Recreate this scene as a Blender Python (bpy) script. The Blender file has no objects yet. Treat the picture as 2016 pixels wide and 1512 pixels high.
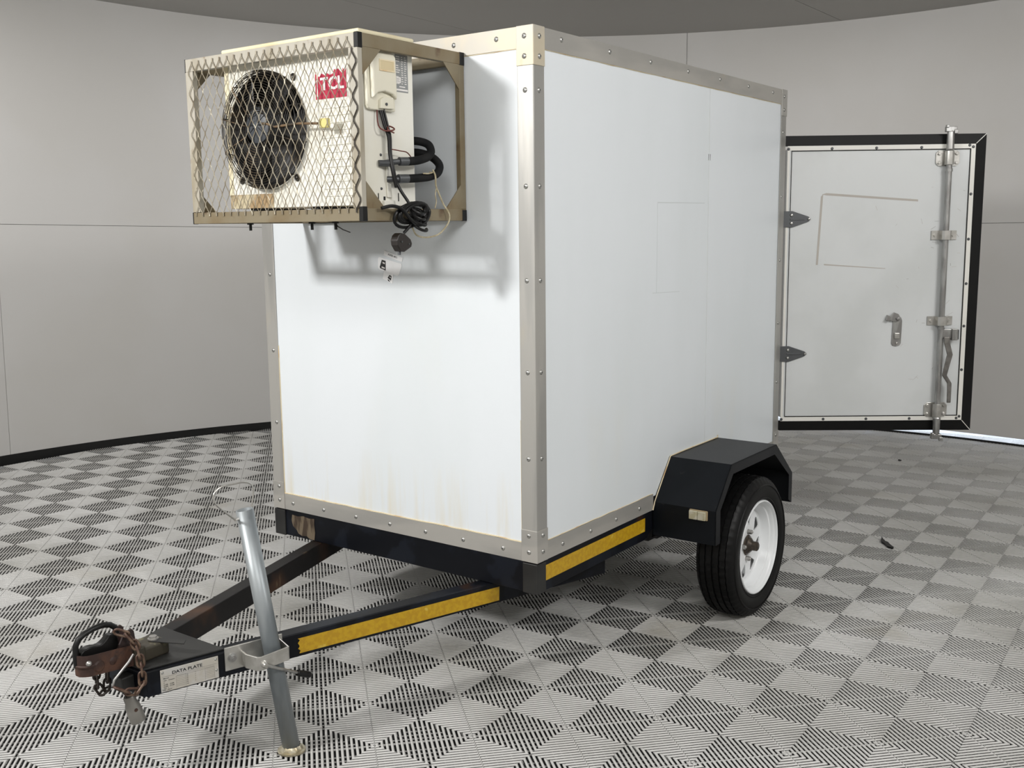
import bpy, bmesh, math, random
from math import sin, cos, pi, radians, sqrt, atan2
from mathutils import Vector, Matrix
random.seed(7)
scn = bpy.context.scene
C = scn.collection

# ---------------------------------------------------------------- camera, world, lights, exposure
cd = bpy.data.cameras.new('camera'); cam = bpy.data.objects.new('camera', cd); C.objects.link(cam)
cd.sensor_width = 36.0; cd.sensor_fit = 'HORIZONTAL'; cd.lens = 2044.94/2016*36.0
cd.clip_start = 0.05; cd.clip_end = 60
cam.matrix_world = Matrix(((0.9801, 0.0287, -0.1962, -0.451), (-0.1983, 0.1265, -0.9720, -3.6837),
                           (-0.0031, 0.9916, 0.1296, 1.4071), (0, 0, 0, 1)))
scn.camera = cam

world = bpy.data.worlds.new('daylight'); scn.world = world; world.use_nodes = True
bg = world.node_tree.nodes['Background']; bg.inputs[0].default_value = (0.80, 0.88, 1.0, 1); bg.inputs[1].default_value = 3.0

def area(name, loc, target, sx, sy, power, col=(1, 0.98, 0.95)):
    l = bpy.data.lights.new(name, 'AREA'); l.shape = 'RECTANGLE'; l.size = sx; l.size_y = sy
    l.energy = power; l.color = col
    o = bpy.data.objects.new(name, l); C.objects.link(o); o.location = loc
    d = Vector(target)-Vector(loc); o.rotation_euler = d.to_track_quat('-Z', 'Y').to_euler()
    return o
area('studio_light_main', (-2.96, -1.83, 2.58), (0.2, 0.0, 1.1), 0.34, 0.28, 100, (1, 0.985, 0.97))
area('studio_light_right', (2.60, -3.00, 3.02), (1.6, 0.0, 0.6), 1.3, 0.6, 98, (1, 0.985, 0.97))
area('studio_light_behind', (-0.5, -3.60, 2.95), (0.1, -0.6, 0.0), 1.8, 0.6, 58, (1, 0.985, 0.97))
area('studio_light_left', (-2.1, 2.0, 3.05), (-2.09, 2.0, 0), 1.2, 0.6, 24, (1, 0.985, 0.97))
area('studio_light_back', (0.0, 3.40, 3.05), (0.01, 3.40, 0), 1.2, 0.5, 11, (1, 0.985, 0.97))
area('studio_light_far', (2.75, 2.55, 3.05), (2.76, 2.55, 0), 1.0, 0.6, 9, (1, 0.985, 0.97))

scn.view_settings.view_transform = 'Standard'; scn.view_settings.look = 'None'
scn.view_settings.exposure = -0.10; scn.view_settings.gamma = 1.0
scn.view_settings.use_curve_mapping = False

# ---------------------------------------------------------------- frames
M = Matrix(((0.7374, -0.6753, -0.0122, 0.2469), (0.6751, 0.7375, -0.0176, -0.6122),
            (0.0209, 0.0047, 0.9998, 0.4287), (0, 0, 0, 1)))      # trailer frame: x back, y to its left side, z up
I4 = Matrix.Identity(4)
L, W, H = 1.9447, 1.2095, 1.6189

# ---------------------------------------------------------------- materials
def mat(name, c, rough=0.5, metal=0.0, c2=None, scale=6.0, lo=0.4, hi=0.6, stretch=None, detail=4,
        bump=0.0, bscale=60.0, stain=None, coat=0.0, spec=0.5, world_co=False, rough2=None):
    """stain = (colour, noise scale, lo, hi, stretch)"""
    m = bpy.data.materials.new(name); m.use_nodes = True; nt = m.node_tree; N = nt.nodes; K = nt.links
    b = N['Principled BSDF']; b.inputs['Roughness'].default_value = rough; b.inputs['Metallic'].default_value = metal
    b.inputs['Base Color'].default_value = (*c, 1); b.inputs['Coat Weight'].default_value = coat
    b.inputs['Specular IOR Level'].default_value = spec
    geo = N.new('ShaderNodeNewGeometry') if world_co else N.new('ShaderNodeTexCoord')
    co = geo.outputs['Position'] if world_co else geo.outputs['Object']
    def noise(sc, st, dt):
        n = N.new('ShaderNodeTexNoise'); n.inputs['Scale'].default_value = sc; n.inputs['Detail'].default_value = dt
        if st:
            mp = N.new('ShaderNodeMapping'); mp.inputs['Scale'].default_value = st
            K.new(co, mp.inputs[0]); K.new(mp.outputs[0], n.inputs['Vector'])
        else: K.new(co, n.inputs['Vector'])
        return n.outputs[0]
    def ramp(src, a, bb):
        r = N.new('ShaderNodeMapRange'); r.inputs[1].default_value = a; r.inputs[2].default_value = bb
        r.interpolation_type = 'SMOOTHSTEP'; K.new(src, r.inputs[0]); return r.outputs[0]
    cur = None
    if c2:
        f = ramp(noise(scale, stretch, detail), lo, hi)
        mx = N.new('ShaderNodeMix'); mx.data_type = 'RGBA'; K.new(f, mx.inputs[0])
        mx.inputs[6].default_value = (*c, 1); mx.inputs[7].default_value = (*c2, 1); cur = mx.outputs[2]
        if rough2 is not None:
            r = N.new('ShaderNodeMapRange'); K.new(f, r.inputs[0]); r.inputs[3].default_value = rough; r.inputs[4].default_value = rough2
            K.new(r.outputs[0], b.inputs['Roughness'])
    if stain:
        sc_, ss, sl, sh, st = stain
        f = ramp(noise(ss, st, 6), sl, sh)
        mx = N.new('ShaderNodeMix'); mx.data_type = 'RGBA'; K.new(f, mx.inputs[0])
        if cur: K.new(cur, mx.inputs[6])
        else: mx.inputs[6].default_value = (*c, 1)
        mx.inputs[7].default_value = (*sc_, 1); cur = mx.outputs[2]
    if cur: K.new(cur, b.inputs['Base Color'])
    if bump:
        bp = N.new('ShaderNodeBump'); bp.inputs['Strength'].default_value = bump; bp.inputs['Distance'].default_value = 0.002
        K.new(noise(bscale, stretch, 3), bp.inputs['Height']); K.new(bp.outputs[0], b.inputs['Normal'])
    return m

m_white = mat('white_panel', (0.76, 0.80, 0.83), 0.32, c2=(0.72, 0.765, 0.785), scale=2.2, stretch=(1, 1, 0.25), lo=0.35, hi=0.75,
              stain=((0.74, 0.735, 0.67), 1.6, 0.60, 0.85, (1, 1, 0.5)))
def low_stain(m, z0, z1, col):
    nt = m.node_tree; N = nt.nodes; K = nt.links; b = N['Principled BSDF']; src = b.inputs['Base Color'].links[0].from_socket
    tc = N.new('ShaderNodeTexCoord'); sp = N.new('ShaderNodeSeparateXYZ'); K.new(tc.outputs['Object'], sp.inputs[0])
    r = N.new('ShaderNodeMapRange'); r.inputs[1].default_value = z0; r.inputs[2].default_value = z1; r.inputs[3].default_value = 1; r.inputs[4].default_value = 0; K.new(sp.outputs[2], r.inputs[0])
    mp = N.new('ShaderNodeMapping'); mp.inputs['Scale'].default_value = (1, 1, 0.08); K.new(tc.outputs['Object'], mp.inputs[0])
    n = N.new('ShaderNodeTexNoise'); n.inputs['Scale'].default_value = 26; n.inputs['Detail'].default_value = 5; K.new(mp.outputs[0], n.inputs['Vector'])
    r2 = N.new('ShaderNodeMapRange'); r2.inputs[1].default_value = 0.48; r2.inputs[2].default_value = 0.75; K.new(n.outputs[0], r2.inputs[0])
    mu = N.new('ShaderNodeMath'); mu.operation = 'MULTIPLY'; K.new(r.outputs[0], mu.inputs[0]); K.new(r2.outputs[0], mu.inputs[1])
    mx = N.new('ShaderNodeMix'); mx.data_type = 'RGBA'; K.new(mu.outputs[0], mx.inputs[0]); K.new(src, mx.inputs[6]); mx.inputs[7].default_value = (*col, 1)
    K.new(mx.outputs[2], b.inputs['Base Color']); return m
m_white_f = m_white.copy(); m_white_f.name = 'white_front_panel'; low_stain(m_white_f, -0.79, -0.52, (0.70, 0.66, 0.54))
m_door = mat('door_skin', (0.66, 0.68, 0.68), 0.35, c2=(0.60, 0.62, 0.615), scale=3, lo=0.4, hi=0.7,
             stain=((0.36, 0.36, 0.35), 26, 0.76, 0.80, (1, 1, 0.6)))
m_alu = mat('aluminium_angle', (0.40, 0.395, 0.375), 0.42, 0.5, c2=(0.49, 0.48, 0.45), scale=14, stretch=(1, 1, 0.12),
            stain=((0.56, 0.52, 0.43), 5, 0.62, 0.82, None), bump=0.1)
m_alu_h = mat('aluminium_strip', (0.40, 0.39, 0.365), 0.45, 0.4, c2=(0.48, 0.465, 0.43), scale=9, stretch=(0.2, 0.2, 1),
              stain=((0.50, 0.43, 0.32), 5, 0.66, 0.85, None), bump=0.1)
m_alu_y = mat('stained_aluminium', (0.52, 0.495, 0.435), 0.5, 0.3, c2=(0.60, 0.535, 0.41), scale=6,
              stain=((0.52, 0.36, 0.18), 11, 0.66, 0.80, None))
m_rivet = mat('rivet_metal', (0.46, 0.46, 0.44), 0.35, 0.8)
m_dark = mat('dark_hole', (0.01, 0.01, 0.01), 0.8)
m_seal = mat('yellowed_sealant', (0.74, 0.64, 0.44), 0.6, c2=(0.60, 0.40, 0.20), scale=14, lo=0.5, hi=0.7)
m_chassis = mat('chassis_paint', (0.0035, 0.0042, 0.0065), 0.42, c2=(0.0075, 0.0095, 0.0145), scale=7, lo=0.5, hi=0.56,
                stain=((0.030, 0.016, 0.010), 6, 0.64, 0.76, None), spec=0.2)
m_rustchassis = mat('rusty_chassis_paint', (0.010, 0.009, 0.009), 0.5, c2=(0.075, 0.035, 0.018), scale=5, lo=0.48, hi=0.72,
                    stain=((0.16, 0.12, 0.075), 9, 0.62, 0.70, (1, 1, 0.5)), spec=0.3)
m_dullblack = mat('black_steel', (0.011, 0.011, 0.011), 0.45, c2=(0.019, 0.019, 0.018), scale=5, stain=((0.07, 0.055, 0.04), 30, 0.70, 0.74, None))
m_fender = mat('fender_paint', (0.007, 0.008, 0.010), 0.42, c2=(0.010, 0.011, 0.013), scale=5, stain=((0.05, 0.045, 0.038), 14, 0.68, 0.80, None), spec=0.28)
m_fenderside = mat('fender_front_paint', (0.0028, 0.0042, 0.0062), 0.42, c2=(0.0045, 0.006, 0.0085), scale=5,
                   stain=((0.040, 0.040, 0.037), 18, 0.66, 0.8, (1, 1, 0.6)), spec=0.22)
m_cage = mat('cage_paint', (0.205, 0.172, 0.110), 0.5, c2=(0.165, 0.120, 0.060), scale=7, lo=0.40, hi=0.70,
             stain=((0.10, 0.06, 0.032), 16, 0.62, 0.76, None), bump=0.2)
m_cagewhite = mat('cage_paint_pale', (0.41, 0.385, 0.325), 0.5, c2=(0.30, 0.262, 0.19), scale=12, lo=0.45, hi=0.70, stretch=(1, 1, 0.3),
                  stain=((0.20, 0.135, 0.08), 18, 0.64, 0.78, None), bump=0.2)
m_mesh = mat('mesh_strand', (0.36, 0.325, 0.25), 0.45, 0.15, c2=(0.20, 0.165, 0.11), scale=22, lo=0.4, hi=0.62,
             stain=((0.62, 0.58, 0.46), 30, 0.60, 0.66, None))
m_mesh_dark = mat('mesh_dark', (0.035, 0.028, 0.022), 0.5)
m_ac = mat('condenser_casing', (0.78, 0.77, 0.70), 0.42, c2=(0.72, 0.70, 0.60), scale=4, lo=0.45, hi=0.75,
           stain=((0.42, 0.27, 0.13), 11, 0.69, 0.74, (1, 1, 0.25)))
m_acy = mat('yellowed_casing', (0.76, 0.70, 0.50), 0.42, c2=(0.68, 0.56, 0.34), scale=6, lo=0.45, hi=0.7)
m_acrust = mat('rusted_casing_edge', (0.52, 0.45, 0.30), 0.5, c2=(0.36, 0.25, 0.13), scale=9)
m_cover = mat('valve_cover_plastic', (0.72, 0.69, 0.57), 0.35)
m_red = mat('red_logo_vinyl', (0.42, 0.020, 0.055), 0.35)
m_print = mat('white_print', (0.78, 0.76, 0.74), 0.5)
m_black_print = mat('black_print', (0.015, 0.015, 0.015), 0.5)
m_blackplastic = mat('black_plastic', (0.006, 0.006, 0.006), 0.40, spec=0.35)
m_foam = mat('pipe_insulation', (0.006, 0.0065, 0.007), 0.75, c2=(0.011, 0.011, 0.011), scale=20, bump=0.3, spec=0.2)
m_grille = mat('grille_wire', (0.022, 0.018, 0.013), 0.45, c2=(0.09, 0.065, 0.040), scale=12, lo=0.55, hi=0.7)
m_grille_rust = mat('grille_wire_rusty', (0.16, 0.10, 0.05), 0.5, c2=(0.04, 0.03, 0.02), scale=25)
m_fan = mat('fan_plastic', (0.018, 0.018, 0.019), 0.5)
m_hub = mat('fan_hub', (0.060, 0.066, 0.074), 0.45)
m_galv = mat('galvanised_tube', (0.31, 0.335, 0.345), 0.42, 0.5, c2=(0.20, 0.225, 0.24), scale=13, stretch=(1, 1, 0.2), lo=0.38, hi=0.62, bump=0.1)
m_zinc = mat('zinc_plate', (0.56, 0.55, 0.52), 0.30, 0.8, c2=(0.46, 0.45, 0.42), scale=20)
m_brass = mat('yellow_passivated_steel', (0.38, 0.33, 0.22), 0.35, 0.7, c2=(0.60, 0.56, 0.44), scale=40)
m_rust = mat('rusty_coupler', (0.034, 0.016, 0.012), 0.62, c2=(0.085, 0.037, 0.021), scale=14, lo=0.4, hi=0.65,
             stain=((0.020, 0.014, 0.012), 20, 0.58, 0.7, None), bump=0.5, bscale=90)
m_rustlug = mat('dark_red_lug', (0.040, 0.018, 0.017), 0.55, c2=(0.024, 0.013, 0.012), scale=16)
m_chain = mat('rusty_chain', (0.075, 0.038, 0.026), 0.55, 0.2, c2=(0.16, 0.105, 0.07), scale=40, lo=0.45, hi=0.65)
m_chain_dark = mat('dark_chain', (0.03, 0.022, 0.018), 0.5, 0.2)
m_greasy = mat('greasy_shank', (0.040, 0.034, 0.022), 0.5, c2=(0.11, 0.10, 0.055), scale=30, lo=0.6, hi=0.66)
m_plugalu = mat('cast_aluminium_plug', (0.26, 0.25, 0.23), 0.45, 0.6)
m_rubber = mat('tyre_rubber', (0.0032, 0.0032, 0.0034), 0.48, c2=(0.0045, 0.0045, 0.0045), scale=20, spec=0.25)
m_rim = mat('white_rim', (0.84, 0.86, 0.87), 0.28)
m_hubgrease = mat('dirty_hub', (0.05, 0.04, 0.032), 0.4, 0.4, c2=(0.09, 0.07, 0.05), scale=60)
m_nut = mat('wheel_nut', (0.45, 0.44, 0.42), 0.35, 0.8)
m_yellow = mat('yellow_reflective_tape', (0.54, 0.33, 0.012), 0.38, c2=(0.47, 0.27, 0.010), scale=70, lo=0.4, hi=0.6,
               stain=((0.62, 0.44, 0.06), 18, 0.68, 0.72, None))
m_lens = mat('yellowed_lens', (0.46, 0.42, 0.28), 0.25, c2=(0.56, 0.53, 0.42), scale=30, coat=0.5)
m_lensbase = mat('lens_base', (0.36, 0.28, 0.16), 0.5)
m_gasket = mat('black_gasket', (0.004, 0.004, 0.004), 0.55, spec=0.25)
m_trimwhite = mat('cream_trim', (0.78, 0.77, 0.72), 0.4)
m_hinge = mat('dark_zinc_hinge', (0.10, 0.105, 0.11), 0.45, 0.6)
m_rod = mat('zinc_rod', (0.42, 0.42, 0.41), 0.33, 0.8, c2=(0.30, 0.295, 0.285), scale=30, stretch=(1, 1, 0.3))
m_scar = mat('adhesive_residue', (0.46, 0.43, 0.39), 0.7)
m_ghost = mat('old_sticker_edge', (0.62, 0.66, 0.67), 0.5)
m_paper = mat('sticker_paper', (0.93, 0.94, 0.95), 0.3)
m_twine = mat('natural_twine', (0.36, 0.31, 0.20), 0.9, c2=(0.48, 0.43, 0.30), scale=90)
m_redtie = mat('red_brown_wire', (0.13, 0.03, 0.022), 0.5)
m_labelsilver = mat('silver_label', (0.27, 0.28, 0.28), 0.4, 0.2)
m_plate = mat('engraved_plate', (0.60, 0.59, 0.565), 0.38, 0.3, c2=(0.56, 0.53, 0.47), scale=22)
m_lineprint = mat('grey_print', (0.20, 0.19, 0.17), 0.5)
m_tile = mat('tile_plastic', (0.55, 0.547, 0.532), 0.30, c2=(0.46, 0.455, 0.432), scale=1.3, lo=0.4, hi=0.65, world_co=True,
             stain=((0.42, 0.40, 0.35), 1.7, 0.58, 0.80, None))
m_sub = mat('subfloor', (0.012, 0.012, 0.012), 0.9)
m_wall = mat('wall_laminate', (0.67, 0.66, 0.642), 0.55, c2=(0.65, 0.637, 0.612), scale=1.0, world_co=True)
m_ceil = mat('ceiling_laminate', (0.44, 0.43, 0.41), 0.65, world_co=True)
m_black = mat('matte_black', (0.006, 0.006, 0.006), 0.6)
m_out = mat('outside_concrete', (0.62, 0.63, 0.66), 0.8, c2=(0.50, 0.51, 0.56), scale=5, world_co=True)
m_liner = mat('inner_liner', (0.66, 0.67, 0.66), 0.4)

# ---------------------------------------------------------------- mesh helpers
class MB:
    def __init__(s): s.v = []; s.f = []
    def add(s, vs, fs):
        n = len(s.v); s.v += [Vector(v) for v in vs]; s.f += [tuple(i+n for i in f) for f in fs]; return s
    def box(s, x0, x1, y0, y1, z0, z1):
        vs = [(x, y, z) for z in (z0, z1) for y in (y0, y1) for x in (x0, x1)]
        return s.add(vs, [(0, 2, 3, 1), (4, 5, 7, 6), (0, 1, 5, 4), (2, 6, 7, 3), (0, 4, 6, 2), (1, 3, 7, 5)])
    def obox(s, o, a, b, c):                      # origin corner + three edge vectors
        o, a, b, c = map(Vector, (o, a, b, c))
        vs = [o, o+a, o+b, o+a+b, o+c, o+a+c, o+b+c, o+a+b+c]
        return s.add(vs, [(0, 2, 3, 1), (4, 5, 7, 6), (0, 1, 5, 4), (2, 6, 7, 3), (0, 4, 6, 2), (1, 3, 7, 5)])
    def prism(s, poly, o, a, b, d):               # poly (p,q) -> o + p*a + q*b, extruded by d
        o, a, b, d = map(Vector, (o, a, b, d)); n = len(poly)
        v0 = [o+a*p+b*q for p, q in poly]; v1 = [v+d for v in v0]
        fs = [tuple(range(n)), tuple(range(2*n-1, n-1, -1))]+[(i, i+n, (i+1) % n+n, (i+1) % n) for i in range(n)]
        return s.add(v0+v1, fs)
    def tube(s, pts, r, n=8, closed=False, cap=True):
        pts = [Vector(p) for p in pts]; m = len(pts)
        rr = r if isinstance(r, (list, tuple)) else [r]*m
        t0 = (pts[1]-pts[0]).normalized(); up = Vector((0, 0, 1)) if abs(t0.z) < 0.9 else Vector((1, 0, 0))
        nrm = t0.cross(up).normalized(); vs = []; prev = t0
        for i, p in enumerate(pts):
            if closed: t = (pts[(i+1) % m]-pts[i-1]).normalized()
            else: t = (pts[min(i+1, m-1)]-pts[max(i-1, 0)]).normalized()
            q = prev.rotation_difference(t); nrm = q @ nrm; nrm = (nrm-t*nrm.dot(t)).normalized(); prev = t
            bn = t.cross(nrm)
            vs += [p+(nrm*cos(2*pi*k/n)+bn*sin(2*pi*k/n))*rr[i] for k in range(n)]
        fs = []
        for i in range(m if closed else m-1):
            j = (i+1) % m
            for k in range(n):
                l = (k+1) % n; fs.append((i*n+k, j*n+k, j*n+l, i*n+l))
        if cap and not closed: fs += [tuple(range(n)), tuple(range((m-1)*n+n-1, (m-1)*n-1, -1))]
        return s.add(vs, fs)
    def cyl(s, p0, p1, r0, r1=None, n=20):
        return s.tube([p0, p1], [r0, r0 if r1 is None else r1], n)
    def lathe(s, prof, o, ax, n=32, close=False, rmod=None):   # prof (r, t) about axis ax from o
        o = Vector(o); ax = Vector(ax).normalized(); u = ax.orthogonal().normalized(); w = ax.cross(u); m = len(prof); vs = []
        for k in range(n):
            a = 2*pi*k/n; d = u*cos(a)+w*sin(a)
            vs += [o+ax*t+d*(r+(rmod(k, i) if rmod else 0)) for i, (r, t) in enumerate(prof)]
        fs = []
        for k in range(n):
            l = (k+1) % n
            for i in range(m if close else m-1):
                j = (i+1) % m; fs.append((k*m+i, l*m+i, l*m+j, k*m+j))
        return s.add(vs, fs)
    def hexbolt(s, p, ax, r=0.006, h=0.004):
        p = Vector(p); ax = Vector(ax).normalized()
        s.cyl(p, p+ax*h*0.35, r*1.35, n=14); s.cyl(p+ax*h*0.35, p+ax*h, r, n=6); return s
    def bb(s):
        xs = [v.x for v in s.v]; ys = [v.y for v in s.v]; zs = [v.z for v in s.v]
        return Vector(((min(xs)+max(xs))/2, (min(ys)+max(ys))/2, (min(zs)+max(zs))/2))

def link(name, me, parent=None, o_abs=None, frame=M, rot=None):
    ob = bpy.data.objects.new(name, me); C.objects.link(ob)
    ob['_o'] = tuple(o_abs)
    if parent is not None:
        ob.parent = parent; ob.location = Vector(o_abs)-Vector(parent['_o'])
        if rot is not None: ob.rotation_euler = rot
    else: ob.matrix_world = frame @ Matrix.Translation(o_abs)
    return ob

def build(name, mb, material, parent=None, smooth=False, bevel=0.0, frame=M, origin=None, solid=0.0, seg=2):
    c = Vector(origin) if origin is not None else mb.bb()
    me = bpy.data.meshes.new(name); me.from_pydata([v-c for v in mb.v], [], mb.f)
    bm = bmesh.new(); bm.from_mesh(me); bmesh.ops.recalc_face_normals(bm, faces=bm.faces); bm.to_mesh(me); bm.free()
    me.materials.append(material)
    if smooth:
        me.polygons.foreach_set('use_smooth', [True]*len(me.polygons)); me.set_sharp_from_angle(angle=radians(38))
    ob = link(name, me, parent, c, frame)
    if solid:
        md = ob.modifiers.new('solid', 'SOLIDIFY'); md.thickness = solid; md.offset = -1
    if bevel:
        md = ob.modifiers.new('bevel', 'BEVEL'); md.width = bevel; md.segments = seg; md.limit_method = 'ANGLE'; md.harden_normals = False
    return ob

def tag(o, label=None, cat=None, group=None, kind=None):
    if label: o['label'] = label
    if cat: o['category'] = cat
    if group: o['group'] = group
    if kind: o['kind'] = kind
    return o

def empty(name, p, frame=M):
    o = bpy.data.objects.new(name, None); C.objects.link(o); o.empty_display_size = 0.05
    o['_o'] = tuple(p); o.matrix_world = frame @ Matrix.Translation(p); return o

def part(name, mb, m, parent, **k):
    lab = k.pop('label', None); o = build(name, mb, m, parent, **k)
    if lab: o['label'] = lab
    return o

def text_mesh(name, txt, size, o, right, up, material, parent, bold=0.0, sx=1.0, align='LEFT', depth=0.0):
    cu = bpy.data.curves.new(name, 'FONT'); cu.body = txt; cu.size = size; cu.align_x = align; cu.offset = bold
    cu.extrude = depth; cu.resolution_u = 3
    t = bpy.data.objects.new(name+'_tmp', cu); C.objects.link(t)
    dg = bpy.context.evaluated_depsgraph_get(); me = bpy.data.meshes.new_from_object(t.evaluated_get(dg))
    C.objects.unlink(t); bpy.data.objects.remove(t)
    r = Vector(right).normalized(); u = Vector(up).normalized(); n = r.cross(u)
    mb = MB(); mb.v = [Vector(o)+r*(v.co.x*sx)+u*v.co.y+n*v.co.z for v in me.vertices]; mb.f = [tuple(p.vertices) for p in me.polygons]
    bpy.data.meshes.remove(me)
    return part(name, mb, material, parent)

# ================================================================= THE ROOM
RC = Vector((0.687, 0.359, 0)); RR = 4.5; CH = 3.10
def wp(a, r=RR, z=0.0): return Vector((RC.x+r*cos(a), RC.y+r*sin(a), z))
GAP0, GAP1 = radians(8), radians(57)          # where daylight shows under the wall

sub = MB(); n = 96
sub.add([wp(2*pi*k/n, RR+0.10, -0.028) for k in range(n)]+[wp(2*pi*k/n, RR+0.10, -0.06) for k in range(n)],
        [tuple(range(n)), tuple(range(2*n-1, n-1, -1))]+[(k, (k+1) % n, (k+1) % n+n, k+n) for k in range(n)])
floor = build('floor', sub, m_sub, frame=I4, origin=(0.687, 0.359, -0.03)); floor['kind'] = 'structure'
floor['label'] = 'grey interlocking ribbed plastic tile floor'

P = 0.2*sqrt(2)
def tile_mesh(full=True):
    mb = MB(); pitch = P/20
    for ax in range(4):
        a = ax*pi/2; u = Vector((cos(a), sin(a), 0)); w = Vector((-sin(a), cos(a), 0)); z = Vector((0, 0, 1))
        for k in range(20):
            s = (k+0.5)*pitch; hl = min(s, P-s)
            if k >= 10: hl -= 0.0002
            hl += 0.0012 if k < 10 else -0.0004
            for sg in (1, -1):
                t0, t1 = 0.0016, hl
                if t1-t0 < 0.001: continue
                prof = [(-0.0030, -0.0042), (-0.0039, -0.0028), (-0.0035, -0.0012), (-0.0020, -0.0002), (0, 0), (0.0020, -0.0002), (0.0035, -0.0012), (0.0039, -0.0028), (0.0030, -0.0042)]
                v0 = [u*(s+p)+w*(sg*t0)+z*q for p, q in prof]
                # mitred outer end
                v1 = [u*(s+p)+w*(sg*(t1+(p if k < 10 else -p)))+z*q for p, q in prof]
                mb.add(v0+v1, [(i, i+1, i+10, i+9) for i in range(8)]+[tuple(range(9, 18)), tuple(range(8, -1, -1))])
        # axis spine, a little below the rib tops
        mb.obox(u*0.004-w*0.0009+z*-0.0055, u*(P-0.006), w*0.0018, z*0.0036)
        for k in range(-5, 6):
            if k == 0: continue
            off = k*0.0235; l0 = abs(off)+0.004; l1 = P-abs(off)-0.004
            mb.obox(u*l0+w*(off-0.0007)+z*-0.0185, u*(l1-l0), w*0.0014, z*0.003)
    return mb
tm = tile_mesh(); me_tile = bpy.data.meshes.new('floor_tile'); me_tile.from_pydata(tm.v, [], tm.f)
bm = bmesh.new(); bm.from_mesh(me_tile); bmesh.ops.recalc_face_normals(bm, faces=bm.faces); bm.to_mesh(me_tile); bm.free()
me_tile.materials.append(m_tile)
me_tile.polygons.foreach_set('use_smooth', [True]*len(me_tile.polygons)); me_tile.set_sharp_from_angle(angle=radians(50))
inv = cam.matrix_world.inverted()
cand = []
for i in range(-26, 30):
    for j in range(-26, 30):
        if (i+j) % 2: continue
        c = Vector((i*P, -j*P, 0))
        if (c-Vector((RC.x, RC.y, 0))).length > RR+0.12: continue
        q = inv @ c; vis = False
        if q.z < -0.3:
            x = q.x/-q.z; y = q.y/-q.z
            vis = abs(x) < 0.52+0.3/(-q.z) and abs(y) < 0.39+0.3/(-q.z)
        cand.append((not vis, (c-Vector((-0.451, -3.68, 0))).length, c))
cand.sort(key=lambda t: (t[0], t[1]))
rest = MB()
for k, (nv, d, c) in enumerate(cand):
    if not nv and k < 300:
        o = bpy.data.objects.new('floor_tile', me_tile); C.objects.link(o); o.parent = floor
        o.location = c-Vector((0.687, 0.359, -0.03)); o.location.z += random.uniform(-0.0004, 0.0004)
    else: rest.add([v+c for v in tm.v], tm.f)
if rest.v:
    ro = build('floor_tile_rest', rest, m_tile, floor, frame=I4); ro['kind'] = 'stuff'; ro['label'] = 'ribbed grey plastic floor tiles outside the view'

# walls: two rows of curved laminate panels
seams = [radians(64.6)+k*radians(34.2) for k in range(0, 11)]
seams = sorted([s % (2*pi) for s in seams[:10]]); 
wall = empty('wall_round', (0, 0, 0), I4); wall['kind'] = 'structure'; wall['label'] = 'curved beige laminate studio wall'
def ring_seg(a0, a1, z0, z1, r0, r1, nseg=14):
    mb = MB(); vs = []; fs = []
    for k in range(nseg+1):
        a = a0+(a1-a0)*k/nseg
        vs += [wp(a, r0, z0), wp(a, r0, z1), wp(a, r1, z1), wp(a, r1, z0)]
    for k in range(nseg):
        for i in range(4):
            j = (i+1) % 4; fs.append((k*4+i, (k+1)*4+i, (k+1)*4+j, k*4+j))
    fs += [(0, 1, 2, 3), (nseg*4+3, nseg*4+2, nseg*4+1, nseg*4)]
    return mb.add(vs, fs)
g = 0.0004
for k in range(len(seams)):
    a0 = seams[k]; a1 = seams[(k+1) % len(seams)]
    if a1 < a0: a1 += 2*pi
    for z0, z1 in ((0.052, 1.5715), (1.5745, CH)):
        o = part('wall_panel', ring_seg(a0+g, a1-g, z0, z1, RR, RR+0.05), m_wall, wall, frame=I4, smooth=True)
o = part('seam_backing', ring_seg(0, 2*pi-1e-4, 0.06, CH, RR+0.012, RR+0.06, 120), m_lineprint, wall, frame=I4); o['label'] = 'dark joint behind the wall panels'
sk = build('wall_foot_band', ring_seg(GAP1, GAP0+2*pi, -0.015, 0.054, RR-0.004, RR+0.02, 110), m_black, frame=I4); sk['kind'] = 'structure'  # plain black band between the wall foot and the tiles
sk2 = build('baseboard_low', ring_seg(GAP0, GAP1, -0.015, 0.014, RR-0.004, RR+0.004, 40), m_black, frame=I4); sk2['kind'] = 'structure'
# ceiling in two boards with a joint
s0 = Vector((-0.203, 3.736, 0)); s1 = Vector((0.904, 4.658, 0)); sd = (s1-s0).normalized(); sn = Vector((-sd.y, sd.x, 0))
ceil = empty('ceiling', (0, 0, CH), I4); ceil['kind'] = 'structure'; ceil['label'] = 'flat grey-beige panelled ceiling'
def ceil_board(sg, lo_, hi_):
    pts = []
    poly = [wp(2*pi*k/120, RR+0.05, 0) for k in range(120)]
    def clip(poly, off, sgn):
        out = []
        for i in range(len(poly)):
            p, q = poly[i], poly[(i+1) % len(poly)]
            dp = ((p-s0).dot(sn)-off)*sgn; dq = ((q-s0).dot(sn)-off)*sgn
            if dp >= 0: out.append(p)
            if dp*dq < 0: out.append(p+(q-p)*(dp/(dp-dq)))
        return out
    poly = clip(poly, lo_+0.0028, 1)
    poly = clip(poly, hi_-0.0028, -1)
    if len(poly) < 3: return
    mb = MB(); mb.prism([(p.x, p.y) for p in poly], (0, 0, CH), (1, 0, 0), (0, 1, 0), (0, 0, 0.03))
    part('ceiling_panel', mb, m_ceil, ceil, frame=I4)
for k in range(-4, 3): ceil_board(1, k*2.4, (k+1)*2.4)
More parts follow.
